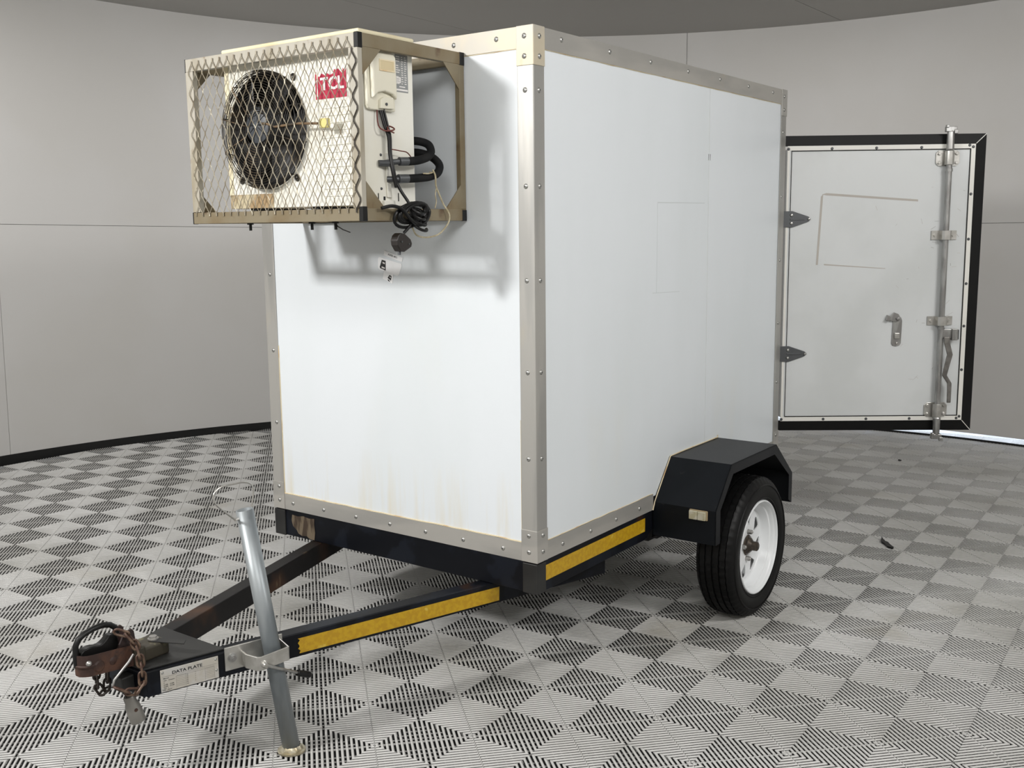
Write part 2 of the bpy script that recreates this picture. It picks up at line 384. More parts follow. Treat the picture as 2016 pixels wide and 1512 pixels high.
mb = MB(); mb.prism([(wp(2*pi*k/60, RR+0.1, 0).x, wp(2*pi*k/60, RR+0.1, 0).y) for k in range(60)], (0, 0, CH+0.031), (1, 0, 0), (0, 1, 0), (0, 0, 0.03))
o = part('ceiling_backing', mb, m_lineprint, ceil, frame=I4)
mb = MB(); mb.add([(-14, -14, -0.062), (16, -14, -0.062), (16, 16, -0.062), (-14, 16, -0.062)], [(0, 1, 2, 3)])
o = build('ground_outside', mb, m_out, frame=I4); tag(o, kind='structure'); o['label'] = 'sunlit pale concrete outside the gap under the wall'

# ================================================================= THE TRAILER
T = empty('box_trailer', (0.97, 0.6, -0.45)); tag(T, 'white insulated box trailer with black chassis and riveted aluminium edges', 'trailer')
E1 = 0.055                                   # width of the corner angles
SX = 1.184                                   # seam in the side wall
t = 0.04
part('front_panel', MB().box(0.001, t, E1-0.01, W-E1+0.01, 0.05, H-0.05), m_white_f, T)
part('side_panel', MB().box(E1-0.01, SX-0.0012, 0.001, t, 0.05, H-0.05), m_white, T)
part('side_panel', MB().box(SX+0.0012, L-0.01, 0.001, t, 0.05, H-0.05), m_white, T)
part('side_panel', MB().box(t+0.001, L-0.01, W-t, W-0.001, 0.05, H-0.05), m_white, T)
part('roof_panel', MB().box(0.002, L-0.002, 0.002, W-0.002, H-0.045, H-0.003), m_white, T)
part('floor_panel', MB().box(0.002, L-0.002, 0.002, W-0.002, 0.002, 0.05), m_dullblack, T)
# rear frame
part('rear_jamb', MB().box(L-t, L-0.001, 0.001+t, 0.05+t, 0.05, H-0.046), m_white, T)
part('rear_jamb', MB().box(L-t, L-0.001, 0.90, W-t-0.001, 0.05, H-0.046), m_white, T)
part('rear_header', MB().box(L-t, L-0.001, 0.091, 0.899, 1.43, H-0.046), m_white, T)
part('rear_sill', MB().box(L-t, L-0.001, 0.091, 0.899, 0.051, 0.10), m_white, T)
part('seam_strip', MB().box(SX-0.0014, SX+0.0014, 0.0022, 0.006, 0.06, H-0.06), m_seal, T, label='yellowed sealant in the side wall joint')
# vertical corner angles
def angle_post(cx, cy, sx, sy, z0, z1, w=E1, th=0.0025, off=0.0):
    mb = MB(); x0 = cx-sx*off; y0 = cy-sy*off
    def bx(xa, xb, ya, yb): mb.box(min(xa, xb), max(xa, xb), min(ya, yb), max(ya, yb), z0, z1)
    bx(x0-sx*th, x0, y0-sy*th, cy+sy*w); bx(x0, cx+sx*w, y0-sy*th, y0); return mb
for cx, cy, sx, sy in ((0, 0, 1, 1), (0, W, 1, -1), (L, 0, -1, 1), (L, W, -1, -1)):
    part('corner_angle', angle_post(cx, cy, sx, sy, 0.0, H), m_alu, T, bevel=0.0012)
    part('corner_cap', angle_post(cx, cy, sx, sy, H-0.110, H+0.003, E1+0.001, 0.0022, 0.0026),
         m_alu_y if (cx, cy) == (0, 0) else m_alu, T, bevel=0.0012)
    part('corner_cap', angle_post(cx, cy, sx, sy, 0.0, 0.104, E1+0.001, 0.0022, 0.0026), m_alu_h, T, bevel=0.0012)
TH = 0.0024
part('edge_strip', MB().box(-TH, 0, E1+0.0005, W-E1-0.0005, H-0.060, H+0.001).box(0, 0.05, E1, W-E1, H-0.0005, H+0.002), m_alu_y, T,
     label='yellow-stained aluminium strip along the front roof edge')
part('edge_strip', MB().box(-TH, 0, E1+0.0005, W-E1-0.0005, 0.0, 0.060), m_alu_h, T)
part('edge_strip', MB().box(E1+0.0005, L-E1*0.65, -TH, 0, H-0.060, H+0.001).box(E1, L-E1, 0, 0.05, H-0.0005, H+0.002), m_alu_h, T)
part('edge_strip', MB().box(E1+0.0005, 0.752, -TH, 0, 0.0, 0.060), m_alu_h, T)
part('edge_strip', MB().box(1.49, L-E1-0.0005, -TH, 0, 0.0, 0.060), m_alu_h, T)
part('edge_strip', MB().box(E1, L-E1, W, W+TH, 0.0, 0.060), m_alu_h, T)
part('edge_strip', MB().box(E1, L-E1, W, W+TH, H-0.060, H+0.001), m_alu_h, T)
# sealant beads along the strips
def bead(pts, r=0.0017): return part('sealant_bead', MB().tube(pts, r, 5), m_seal, T)
def wob(p0, p1, n_=24):
    p0, p1 = Vector(p0), Vector(p1)
    return [p0.lerp(p1, k/n_)+Vector((0, 0, random.uniform(-0.0011, 0.0011))) for k in range(n_+1)]
bead(wob((-0.0006, E1, 0.0615), (-0.0006, W-E1, 0.0615)), 0.0024)
bead(wob((-0.0004, E1, H-0.0612), (-0.0004, W-E1, H-0.0612)), 0.0012)
bead(wob((E1, -0.0004, 0.0612), (0.75, -0.0004, 0.0612)), 0.0015)
bead(wob((E1, -0.0004, H-0.0612), (L-0.04, -0.0004, H-0.0612)), 0.0012)
bead([(-0.0004, E1+0.002, 0.06), (-0.0004, E1+0.002, 0.45)], 0.0008)
bead([(-0.0004, W-E1-0.002, 0.06), (-0.0004, W-E1-0.002, 0.62)], 0.0016)
bead([(L-0.040, -0.0006, 0.10), (L-0.040, -0.0006, H-0.07)], 0.0018)
bead([(0.748, -0.004, 0.0), (0.757, -0.006, 0.03), (0.883, -0.004, 0.180), (1.0, -0.002, 0.181), (1.30, -0.002, 0.181), (1.30, -0.002, 0.19)], 0.0022)
# rivets
rm = MB().lathe([(0.0, 0.0040), (0.0035, 0.0038), (0.0062, 0.0025), (0.0080, 0.0004), (0.0080, 0.0)], (0, 0, 0), (0, 0, 1), 14)
rm_me = bpy.data.meshes.new('rivet'); rm_me.from_pydata(rm.v, [], rm.f); rm_me.materials.append(m_rivet); rm_me.materials.append(m_dark)
rm_me.polygons.foreach_set('use_smooth', [True]*len(rm_me.polygons))
_n = len(rm_me.polygons)
def pin(me):
    b = bmesh.new(); b.from_mesh(me)
    vs = [b.verts.new((0.0019*cos(2*pi*k/8), 0.0019*sin(2*pi*k/8), 0.00415)) for k in range(8)]
    f = b.faces.new(vs); f.material_index = 1; b.to_mesh(me); b.free()
pin(rm_me)
RX = {'f': (0, -pi/2, 0), 's': (pi/2, 0, 0), 'r': (0, pi/2, 0), 'l': (-pi/2, 0, 0)}
def rivet(p, face, parent=T, sc=1.0, name='rivet'):
    o = link(name, rm_me, parent, p, rot=RX[face]); o.scale = (sc,)*3; return o
zs = [0.033, 0.086, 0.331, 0.601, 0.881, 1.161, 1.439, 1.535, 1.592]
for z in zs:
    e = -0.0052 if z < 0.1 or z > 1.5 else -0.0025
    rivet((e, 0.027, z), 'f'); rivet((0.027, e, z), 's'); rivet((e, W-0.030, z), 'f'); rivet((L-0.030, e, z), 's')
for k in range(7):
    y = 0.130+k*0.1632
    rivet((-TH, y, 0.028), 'f'); rivet((-TH, y, 1.5935), 'f')
for x in (0.148, 0.431, 0.706, 0.991, 1.264, 1.534, 1.790): rivet((x, -TH, 1.5975), 's')
for x in (0.144, 0.315, 0.483, 0.649, 1.62, 1.79): rivet((x, -TH, 0.028), 's')

# faint outlines of removed stickers on the side wall
def flat_side(poly, m, name, lab): part(name, MB().prism(poly, (0, 0.0012, 0), (1, 0, 0), (0, 0, 1), (0, -0.0006, 0)), m, T, label=lab)
flat_side([(0.771, 1.120), (1.150, 1.123), (1.150, 1.126), (0.771, 1.124)], m_ghost, 'sticker_residue', 'faint grey edge of a removed sticker')
flat_side([(0.768, 0.80), (0.7705, 0.80), (0.7725, 1.12), (0.770, 1.12)], m_ghost, 'sticker_residue', 'faint grey edge of a removed sticker')
flat_side([(0.739, 0.801), (0.95, 0.795), (0.95, 0.797), (0.739, 0.803)], m_ghost, 'sticker_residue', 'faint grey edge of a removed sticker')
for p in ((1.178, 1.299), (1.192, 1.299)):
    flat_side([(p[0], p[1]-0.012), (p[0]+0.002, p[1]-0.012), (p[0]+0.004, p[1]+0.012), (p[0]+0.001, p[1]+0.012)], m_black_print, 'scuff', 'small black scuff mark at the joint')

# ---- chassis
part('chassis_rail', MB().box(0.002, 0.046, 0.050, W-0.050, -0.102, -0.001), m_rustchassis if False else m_chassis, T, bevel=0.003)
part('chassis_rail', MB().prism([(0.046, -0.001), (0.742, -0.001), (0.742, -0.055), (0.735, -0.080), (0.715, -0.098), (0.69, -0.102), (0.046, -0.102)],
     (0, 0.000, 0), (1, 0, 0), (0, 0, 1), (0, 0.046, 0)), m_chassis, T, bevel=0.002)
part('chassis_rail', MB().box(0.742, L-0.05, 0.004, 0.046, -0.080, -0.001), m_chassis, T, bevel=0.002)
part('chassis_rail', MB().box(0.046, L-0.05, W-0.046, W, -0.102, -0.001), m_chassis, T, bevel=0.002)
part('chassis_rail', MB().box(L-0.05, L-0.005, 0.0, W, -0.102, -0.001), m_chassis, T, bevel=0.002)
for x in (0.5, 0.95, 1.45): part('cross_member', MB().box(x, x+0.04, 0.046, W-0.046, -0.07, -0.001), m_chassis, T)
part('corner_bracket', MB().box(-0.004, 0.046, -0.004, 0.0535, -0.103, -0.004), m_dullblack, T, bevel=0.003)
part('corner_bracket', MB().box(-0.004, 0.046, W-0.0535, W+0.003, -0.103, -0.004), m_dullblack, T, bevel=0.003)
# peeling dirty patch on the front rail near the left bracket
pat = [(1.12, -0.018), (1.125, -0.04), (1.117, -0.062), (1.098, -0.074), (1.09, -0.086), (1.07, -0.092), (1.045, -0.089), (1.03, -0.097), (1.005, -0.098), (1.0, -0.07), (1.003, -0.04), (1.0, -0.016), (1.03, -0.019), (1.06, -0.015), (1.09, -0.020)]
part('peeling_patch', MB().prism(pat, (0.0016, 0, 0), (0, 1, 0), (0, 0, 1), (-0.0012, 0, 0)),
     mat('dirty_peeled_paint', (0.14, 0.108, 0.07), 0.7, c2=(0.045, 0.028, 0.016), scale=24, stretch=(1, 1.6, 0.4), lo=0.42, hi=0.56), T,
     label='brown peeled and dirty patch of paint on the front rail')
# drawbars: outer face through (0.021,0.181) heading forward
dd = Vector((-0.954, 0.300, 0)); dn = Vector((0.300, 0.954, 0))       # forward along the bar / inward
def drawbar(mirror):
    mb = MB(); o = Vector((0.021, 0.181, -0.174))
    b0 = o-dd*0.478; ln = 0.478+1.128
    pts = []
    mb.obox(b0, dd*ln, dn*0.05, (0, 0, 0.071))
    if mirror: mb.v = [Vector((v.x, W-v.y, v.z)) for v in mb.v]
    return mb
part('drawbar', drawbar(False), m_chassis, T, bevel=0.003)
part('drawbar', drawbar(True), m_rustchassis, T, bevel=0.003, label='left drawbar with brown rust streaks')
# reflective tape on right bar
def barpt(s, z, off=0.0):  # s forward from (0.021,0.181)
    return Vector((0.021, 0.181, z))+dd*s-dn*off
def barquad(s0_, s1_, z0, z1, off, th):
    return MB().obox(barpt(s0_, z0, off), dd*(s1_-s0_), -dn*th, (0, 0, z1-z0))
tape = MB()
yt = [(-0.016, -0.121), (-0.014, -0.167), (0.694, -0.164), (0.690, -0.156), (0.697, -0.150), (0.692, -0.143), (0.697, -0.133), (0.691, -0.125), (0.697, -0.119)]
part('reflective_tape', MB().prism([(a, b) for a, b in yt], barpt(0, 0, 0.0003), dd, (0, 0, 1), -dn*0.0008), m_yellow, T,
     label='long yellow reflective strip along the right drawbar')
part('reflective_tape', MB().box(0.043, 0.694, -0.0010, -0.0002, -0.0685, -0.0185), m_yellow, T, label='yellow reflective strip on the side rail')
# nose
nose = MB(); yb0 = 0.515; yb1 = W-0.515
nose.prism([(-1.062, 0.523), (-0.9, 0.474), (-0.9, W-0.474), (-1.062, W-0.523)], (0, 0, -0.172), (1, 0, 0), (0, 1, 0), (0, 0, 0.068))
part('nose_block', nose, m_chassis, T, bevel=0.003)
pl_ = [(-1.055, 0.530), (-0.842, 0.466), (-0.842, W-0.466), (-1.055, W-0.530)]
part('coupling_plate', MB().prism(pl_, (0, 0, -0.103), (1, 0, 0), (0, 1, 0), (0, 0, 0.006)), m_dullblack, T, bevel=0.0015)
part('under_bracket', MB().box(-1.10, -1.062, 0.56, 0.60, -0.155, -0.115), m_dullblack, T, bevel=0.003)

# ---- data plate on the right bar
PS0, PS1 = 0.933, 1.091
dpl = part('data_plate', barquad(PS0, PS1, -0.170, -0.108, 0.0004, 0.0012), m_plate, T, bevel=0.0004, label='silver data plate with four screws')
def plate_text(txt, size, s, z, bold=0.0, sx=1.0):
    o = barpt(s, z, 0.0019); return text_mesh('plate_lettering', txt, size, o, -dd, (0, 0, 1), m_black_print, dpl, bold, sx)
plate_text('DATA PLATE', 0.0118, 1.060, -0.1255, 0.00030, 1.22)
for (s, z, tx, sz) in ((1.084, -0.1345, 'Manuf', 0.0048), (1.084, -0.1405, 'VIN   Chassis', 0.0044), (1.084, -0.1470, 'T', 0.0044), (1.084, -0.1520, 'GVM   GVM', 0.0044),
                       (1.084, -0.1570, 'GVM   GCM', 0.0044), (1.084, -0.1618, 'GA  1', 0.0044), (1.084, -0.1665, 'GA | MAX', 0.0040)):
    plate_text(tx, sz, s, z, 0.00005, 1.25)
for s in (1.019, 0.995, 0.975):
    pass
for k in range(6): plate_text('kg', 0.0042, 1.0215-0.0, -0.1375-k*0.0052, 0.0, 1.1)
for k in range(5): plate_text('F', 0.0042, 0.9985, -0.1375-k*0.0058, 0.0, 1.0)
lines = MB()
def pline(s0_, s1_, z, th=0.00045): lines.obox(barpt(s0_, z, 0.0017), dd*(s1_-s0_), -dn*0.0002, (0, 0, th))
pline(0.938, 1.086, -0.1285, 0.0006)
for k in range(7): pline(1.024, 1.049, -0.1345-k*0.0047)
for k in range(7): pline(0.945, 0.970, -0.1345-k*0.0047)
pline(0.945, 1.048, -0.1320); pline(0.945, 1.048, -0.1352)
for s in (1.0495, 1.0235, 0.9705, 0.9445): lines.obox(barpt(s, -0.168, 0.0017), dd*0.0004, -dn*0.0002, (0, 0, 0.035))
part('plate_lines', lines, m_lineprint, dpl)
for s, z in ((1.085, -0.116), (0.940, -0.1165), (1.084, -0.163), (0.939, -0.147)):
    p = barpt(s, z, 0.0016); part('screw', MB().lathe([(0, 0.0026), (0.002, 0.0023), (0.0038, 0.0004), (0.0038, 0)], p, -dn, 12), m_rivet, dpl, smooth=True)
p = barpt(0.752, -0.113, 0.0002); part('screw', MB().lathe([(0, 0.0022), (0.003, 0.0018), (0.0045, 0.0003), (0.0045, 0)], p, -dn, 12), m_trimwhite, T, smooth=True)

# ---- coupler
def smoothpoly(pts, it=2):
    for _ in range(it):
        out = []
        for i in range(len(pts)):
            a, b = pts[i], pts[(i+1) % len(pts)]
            out += [(a[0]*0.75+b[0]*0.25, a[1]*0.75+b[1]*0.25), (a[0]*0.25+b[0]*0.75, a[1]*0.25+b[1]*0.75)]
        pts = out
    return pts
side = smoothpoly([(-1.205, -0.030), (-1.222, -0.040), (-1.222, -0.066), (-1.195, -0.086), (-1.150, -0.088), (-1.10, -0.096), (-1.045, -0.101), (-1.03, -0.101), (-1.03, -0.052), (-1.09, -0.036), (-1.15, -0.030)], 2)
ccx, ccy = -1.166, 0.600
plan = [(-1.03, 0.570), (ccx, 0.568)]+[(ccx+0.032*cos(pi*1.5-pi*k/12), ccy+0.032*sin(pi*1.5-pi*k/12)) for k in range(1, 12)]+[(ccx, 0.632), (-1.03, 0.630)]
pin_ = [(-1.03, 0.580), (ccx, 0.577)]+[(ccx+0.023*cos(pi*1.5-pi*k/12), ccy+0.023*sin(pi*1.5-pi*k/12)) for k in range(1, 12)]+[(ccx, 0.623), (-1.03, 0.620)]
chm = MB(); nv_ = []
def zlow(x): return -0.082 if x < -1.16 else -0.082-0.018*min(1, (x+1.16)/0.06)
def ztop(x): return -0.026 if x < -1.17 else -0.026-0.016*min(1, (x+1.17)/0.08)
n_ = len(plan)
for (x, y) in plan: chm.v += [Vector((x, y, zlow(x))), Vector((x, y, ztop(x)))]
for (x, y) in pin_: chm.v += [Vector((x, y, zlow(x))), Vector((x, y, ztop(x)-0.003))]
for k in range(n_-1):
    a, b = 2*k, 2*k+2; c_, d_ = 2*n_+2*k, 2*n_+2*k+2
    chm.f += [(a, b, b+1, a+1), (c_, c_+1, d_+1, d_), (a+1, b+1, d_+1, c_+1), (a, c_, d_, b)]
chm.lathe([(0.0335, -0.060), (0.0350, -0.058), (0.0350, -0.054), (0.0325, -0.052)], (ccx, ccy, 0), (0, 0, 1), 28)
chm.box(-1.15, -1.03, 0.582, 0.618, -0.052, -0.044)
cp = part('coupler_head', chm, m_rust, T, smooth=True, label='rusty brown ball coupler')
part('casting_boss', MB().lathe([(0, 0.004), (0.012, 0.0035), (0.016, 0.0)], (-1.155, 0.568, -0.062), (0, -1, 0), 18).lathe([(0, 0.003), (0.008, 0.0025), (0.011, 0.0)], (-1.115, 0.569, -0.062), (0, -1, 0), 16), m_rust, cp, smooth=True)
part('shank', MB().box(-1.03, -0.945, 0.566, W-0.566, -0.098, -0.060).box(-1.055, -1.02, 0.562, W-0.562, -0.100, -0.050), m_greasy, cp, bevel=0.006, seg=3)
ring = [(-1.193, -0.060), (-1.195, -0.030), (-1.194, -0.004), (-1.185, 0.012), (-1.168, 0.021), (-1.143, 0.027), (-1.115, 0.028), (-1.094, 0.022), (-1.080, 0.010), (-1.077, -0.004), (-1.086, -0.012)]
part('release_handle', MB().tube([(x, W/2, z) for x, z in ring], [0.009, 0.0085, 0.008, 0.008, 0.008, 0.008, 0.008, 0.008, 0.008, 0.0085, 0.010], 10)
     .prism(smoothpoly([(-1.19, -0.040), (-1.185, -0.018), (-1.155, -0.014), (-1.135, -0.020), (-1.118, -0.014), (-1.105, -0.001), (-1.088, -0.001), (-1.078, -0.02), (-1.085, -0.05), (-1.15, -0.052)], 1),
            (0, W/2-0.012, 0), (1, 0, 0), (0, 0, 1), (0, 0.024, 0)), m_blackplastic, cp, smooth=True, bevel=0.002, label='black looped release handle')
lug = [(-1.088, -0.045), (-1.090, -0.028), (-1.080, -0.012), (-1.068, 0.001), (-1.052, 0.004), (-1.045, -0.004), (-1.040, -0.045)]
part('side_lug', MB().prism(lug, (0, 0.574, 0), (1, 0, 0), (0, 0, 1), (0, 0.006, 0)).prism(lug, (0, 0.622, 0), (1, 0, 0), (0, 0, 1), (0, 0.006, 0)),
     m_rustlug, cp, bevel=0.001)
part('rivet_pin', MB().lathe([(0, 0.007), (0.004, 0.006), (0.007, 0.0025), (0.0075, 0)], (-1.181, 0.571, -0.046), (-0.35, -0.93, 0), 14), m_nut, cp, smooth=True)
part('bolt', MB().hexbolt((-0.972, 0.600, -0.0575), (0, 0, 1), 0.011, 0.009), m_nut, cp)
part('tongue_tab', MB().prism([(-0.985, 0.592), (-0.968, 0.622), (-0.926, 0.520), (-0.944, 0.503)], (0, 0, -0.0600), (1, 0, 0), (0, 1, 0), (0.0, 0, 0.0025)), m_dullblack, cp)
part('pull_rod', MB().tube([(-1.068, 0.548, -0.055), (-1.085, 0.546, -0.070), (-1.13, 0.545, -0.103), (-1.135, 0.545, -0.118)], 0.0035, 8), m_rod, cp, smooth=True)

# ---- prop stand with clamp
pt = Vector((-0.772, 0.437, 0.285)); pf = M.inverted() @ Vector((-0.5150, -0.8370, 0.0075)); pd = (pf-pt).normalized()
ps = part('prop_stand', MB().tube([pt, pf-pd*0.004], 0.0242, 32, cap=False), m_galv, T, smooth=True, solid=0.003, label='galvanised tube prop stand clamped to the right drawbar')
Wm = M.inverted().to_3x3() @ Vector((0, 0, 1))
part('foot_plate', MB().cyl(pf-Wm*0.0068, pf-Wm*0.0008, 0.039, 0.039, 36), m_brass, ps, bevel=0.001)
part('weld_bead', MB().lathe([(0.024, 0.012), (0.030, 0.004), (0.031, 0.0)], pf-Wm*0.0010, Wm, 28, rmod=lambda k, i: 0.0015*sin(k*2.4)), m_brass, ps, smooth=True)
lp = [Vector((-0.803, 0.437, 0.262)), Vector((-0.838, 0.437, 0.293)), Vector((-0.866, 0.438, 0.322)), Vector((-0.871, 0.438, 0.343)), Vector((-0.863, 0.438, 0.356)), Vector((-0.842, 0.438, 0.364)),
      Vector((-0.80, 0.438, 0.363)), Vector((-0.770, 0.438, 0.361)), Vector((-0.748, 0.438, 0.353)), Vector((-0.738, 0.437, 0.338)), Vector((-0.740, 0.437, 0.318)), Vector((-0.747, 0.437, 0.287)), Vector((-0.748, 0.437, 0.272))]
def catmull(pts, k=4, closed=False):
    out = []; n_ = len(pts)
    for i in range(n_ if closed else n_-1):
        p0, p1, p2, p3 = (pts[(i-1) % n_] if closed or i else pts[0]), pts[i], pts[(i+1) % n_], (pts[(i+2) % n_] if closed or i < n_-2 else pts[-1])
        for s in range(k):
            u = s/k; out.append(0.5*((2*p1)+(p2-p0)*u+(2*p0-5*p1+4*p2-p3)*u*u+(3*p1-p0-3*p2+p3)*u**3))
    if not closed: out.append(pts[-1])
    return out
part('carry_loop', MB().tube(catmull(lp), 0.0025, 8).tube([(-0.806, 0.437, 0.263), (-0.794, 0.437, 0.264)], 0.005, 8), m_zinc, ps, smooth=True)
# clamp bracket: back plate on the bar, channel around the tube
def bt(x, z, off):      # point in the bar's outward frame; x local x, off outward
    s = (0.021-x)/0.954; return barpt(s, z, off)
cb = MB()
def bslab(x0, x1, z0, z1, o0, o1):
    a = bt(x0, z0, o0); e = bt(x1, z0, o0)-a; cb.obox(a, e, -dn*(o1-o0), (0, 0, z1-z0))
bslab(-0.852, -0.690, -0.158, -0.090, 0.0006, 0.0045)
cb_ob = part('clamp_bracket', cb, m_zinc, T, bevel=0.002, label='shiny zinc clamp bracket')
ch = MB(); cc = Vector((-0.7515, 0.3875, -0.0875)); 
def off2(x, z, o): return bt(x, z, o)
prof = [(-0.806, 0.004), (-0.806, 0.030), (-0.790, 0.070), (-0.780, 0.074), (-0.700, 0.074), (-0.700, 0.070), (-0.775, 0.070), (-0.785, 0.066), (-0.800, 0.030), (-0.800, 0.004)]
v0 = [off2(x, -0.152+(0.010 if x > -0.72 else 0), o) for x, o in prof]; v1 = [off2(x, -0.112+(0.010 if x > -0.72 else 0), o) for x, o in prof]
n_ = len(prof); ch.add(v0+v1, [tuple(range(n_)), tuple(range(2*n_-1, n_-1, -1))]+[(i, i+n_, (i+1) % n_+n_, (i+1) % n_) for i in range(n_)])
bs = [off2(-0.700, -0.142, 0.004), off2(-0.700, -0.098, 0.004), off2(-0.700, -0.102, 0.074), off2(-0.700, -0.142, 0.074)]
ch.add(bs+[v+dd*0.004 for v in bs], [(0, 1, 2, 3), (7, 6, 5, 4), (0, 4, 5, 1), (1, 5, 6, 2), (2, 6, 7, 3), (3, 7, 4, 0)])
tl = [off2(-0.806, -0.097, 0.004), off2(-0.690, -0.091, 0.004), off2(-0.690, -0.091, 0.010), off2(-0.806, -0.097, 0.010)]
part('clamp_jaw', ch, m_zinc, cb_ob, bevel=0.0015)
pb = off2(-0.832, -0.122, 0.0045); part('clamp_nut', MB().cyl(pb, pb-dn*0.003, 0.013, n=20).cyl(pb-dn*0.003, pb-dn*0.011, 0.009, n=6).cyl(pb-dn*0.011, pb-dn*0.016, 0.005, n=12), m_rod, cb_ob)
pc = off2(-0.772, -0.134, 0.074)
part('lever_boss', MB().lathe([(0.0, 0.016), (0.006, 0.015), (0.009, 0.009), (0.009, 0.003), (0.011, 0.002), (0.011, 0)], pc, -dn, 18), m_zinc, cb_ob, smooth=True)
pe = Vector((-0.672, 0.352, -0.204)); pg = Vector((-0.640, 0.352, -0.220)); ps0 = pc-dn*0.010
pm = ps0.lerp(pe, 0.2)-dn*0.004
part('clamp_lever', MB().tube([ps0, pm, ps0.lerp(pe, 0.6)-dn*0.002, pe], 0.0045, 10), m_rod, cb_ob, smooth=True)
ld = (pg-pe).normalized(); q0 = pe-ld*0.016
part('lever_grip', MB().tube([q0, q0+ld*0.002, q0+ld*0.03, q0+ld*0.050, q0+ld*0.056, q0+ld*0.058], [0.0065, 0.0085, 0.0095, 0.0095, 0.0065, 0.001], 14), m_blackplastic, cb_ob, smooth=True)

# ---- fender
WF = 0.2521; FA, FB, FC, FD, FT, FS, FZ = 0.757, 0.883, 1.3052, 1.4836, 0.178, 0.0294, -0.0968
prof = [(FA, FZ), (FA, FS), (FB, FT), (FC, FT), (FD, FS), (FD, FZ)]
def sheet(p, q, y0, y1, th=0.003):
    p = Vector((p[0], 0, p[1])); q = Vector((q[0], 0, q[1])); d = q-p; nn = Vector((d.z, 0, -d.x)).normalized()
    return MB().obox(p+Vector((0, y1, 0)), d, Vector((0, y0-y1, 0)), nn*th)
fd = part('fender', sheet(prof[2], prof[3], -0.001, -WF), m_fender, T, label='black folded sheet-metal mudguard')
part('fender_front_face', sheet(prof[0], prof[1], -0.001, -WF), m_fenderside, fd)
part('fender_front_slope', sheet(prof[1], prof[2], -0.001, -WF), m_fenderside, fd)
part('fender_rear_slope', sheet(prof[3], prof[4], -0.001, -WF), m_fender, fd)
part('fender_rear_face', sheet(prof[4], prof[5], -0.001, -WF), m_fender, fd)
inn = [(FA+0.038, FZ), (FA+0.038, FS-0.004), (FB+0.016, FT-0.038), (FC-0.014, FT-0.038), (FD-0.034, FS-0.004), (FD-0.034, FZ+0.02)]
lipmb = MB()
for i in range(5):
    a, b, c_, d_ = prof[i], prof[i+1], inn[i+1], inn[i]
    lipmb.prism([a, b, c_, d_], (0, -WF, 0), (1, 0, 0), (0, 0, 1), (0, 0.003, 0))
part('fender_lip', lipmb, m_fender, fd)
part('inner_guard', MB().prism([(FA, FZ), (FA, FS), (FB, FT), (FC, FT), (FD, FS), (FD, FZ)], (0, -0.0035, 0), (1, 0, 0), (0, 0, 1), (0, 0.003, 0)), m_black, fd)
mk = part('marker_lamp', MB().box(FA-0.010, FA-0.0005, -0.222, -0.151, -0.0085, 0.0275), m_lensbase, T, bevel=0.003, label='yellowed plastic marker lamp')
part('lens', MB().box(FA-0.020, FA-0.010, -0.219, -0.1875, -0.0065, 0.0255).box(FA-0.020, FA-0.010, -0.1865, -0.154, -0.0065, 0.0255), m_lens, mk, bevel=0.003)

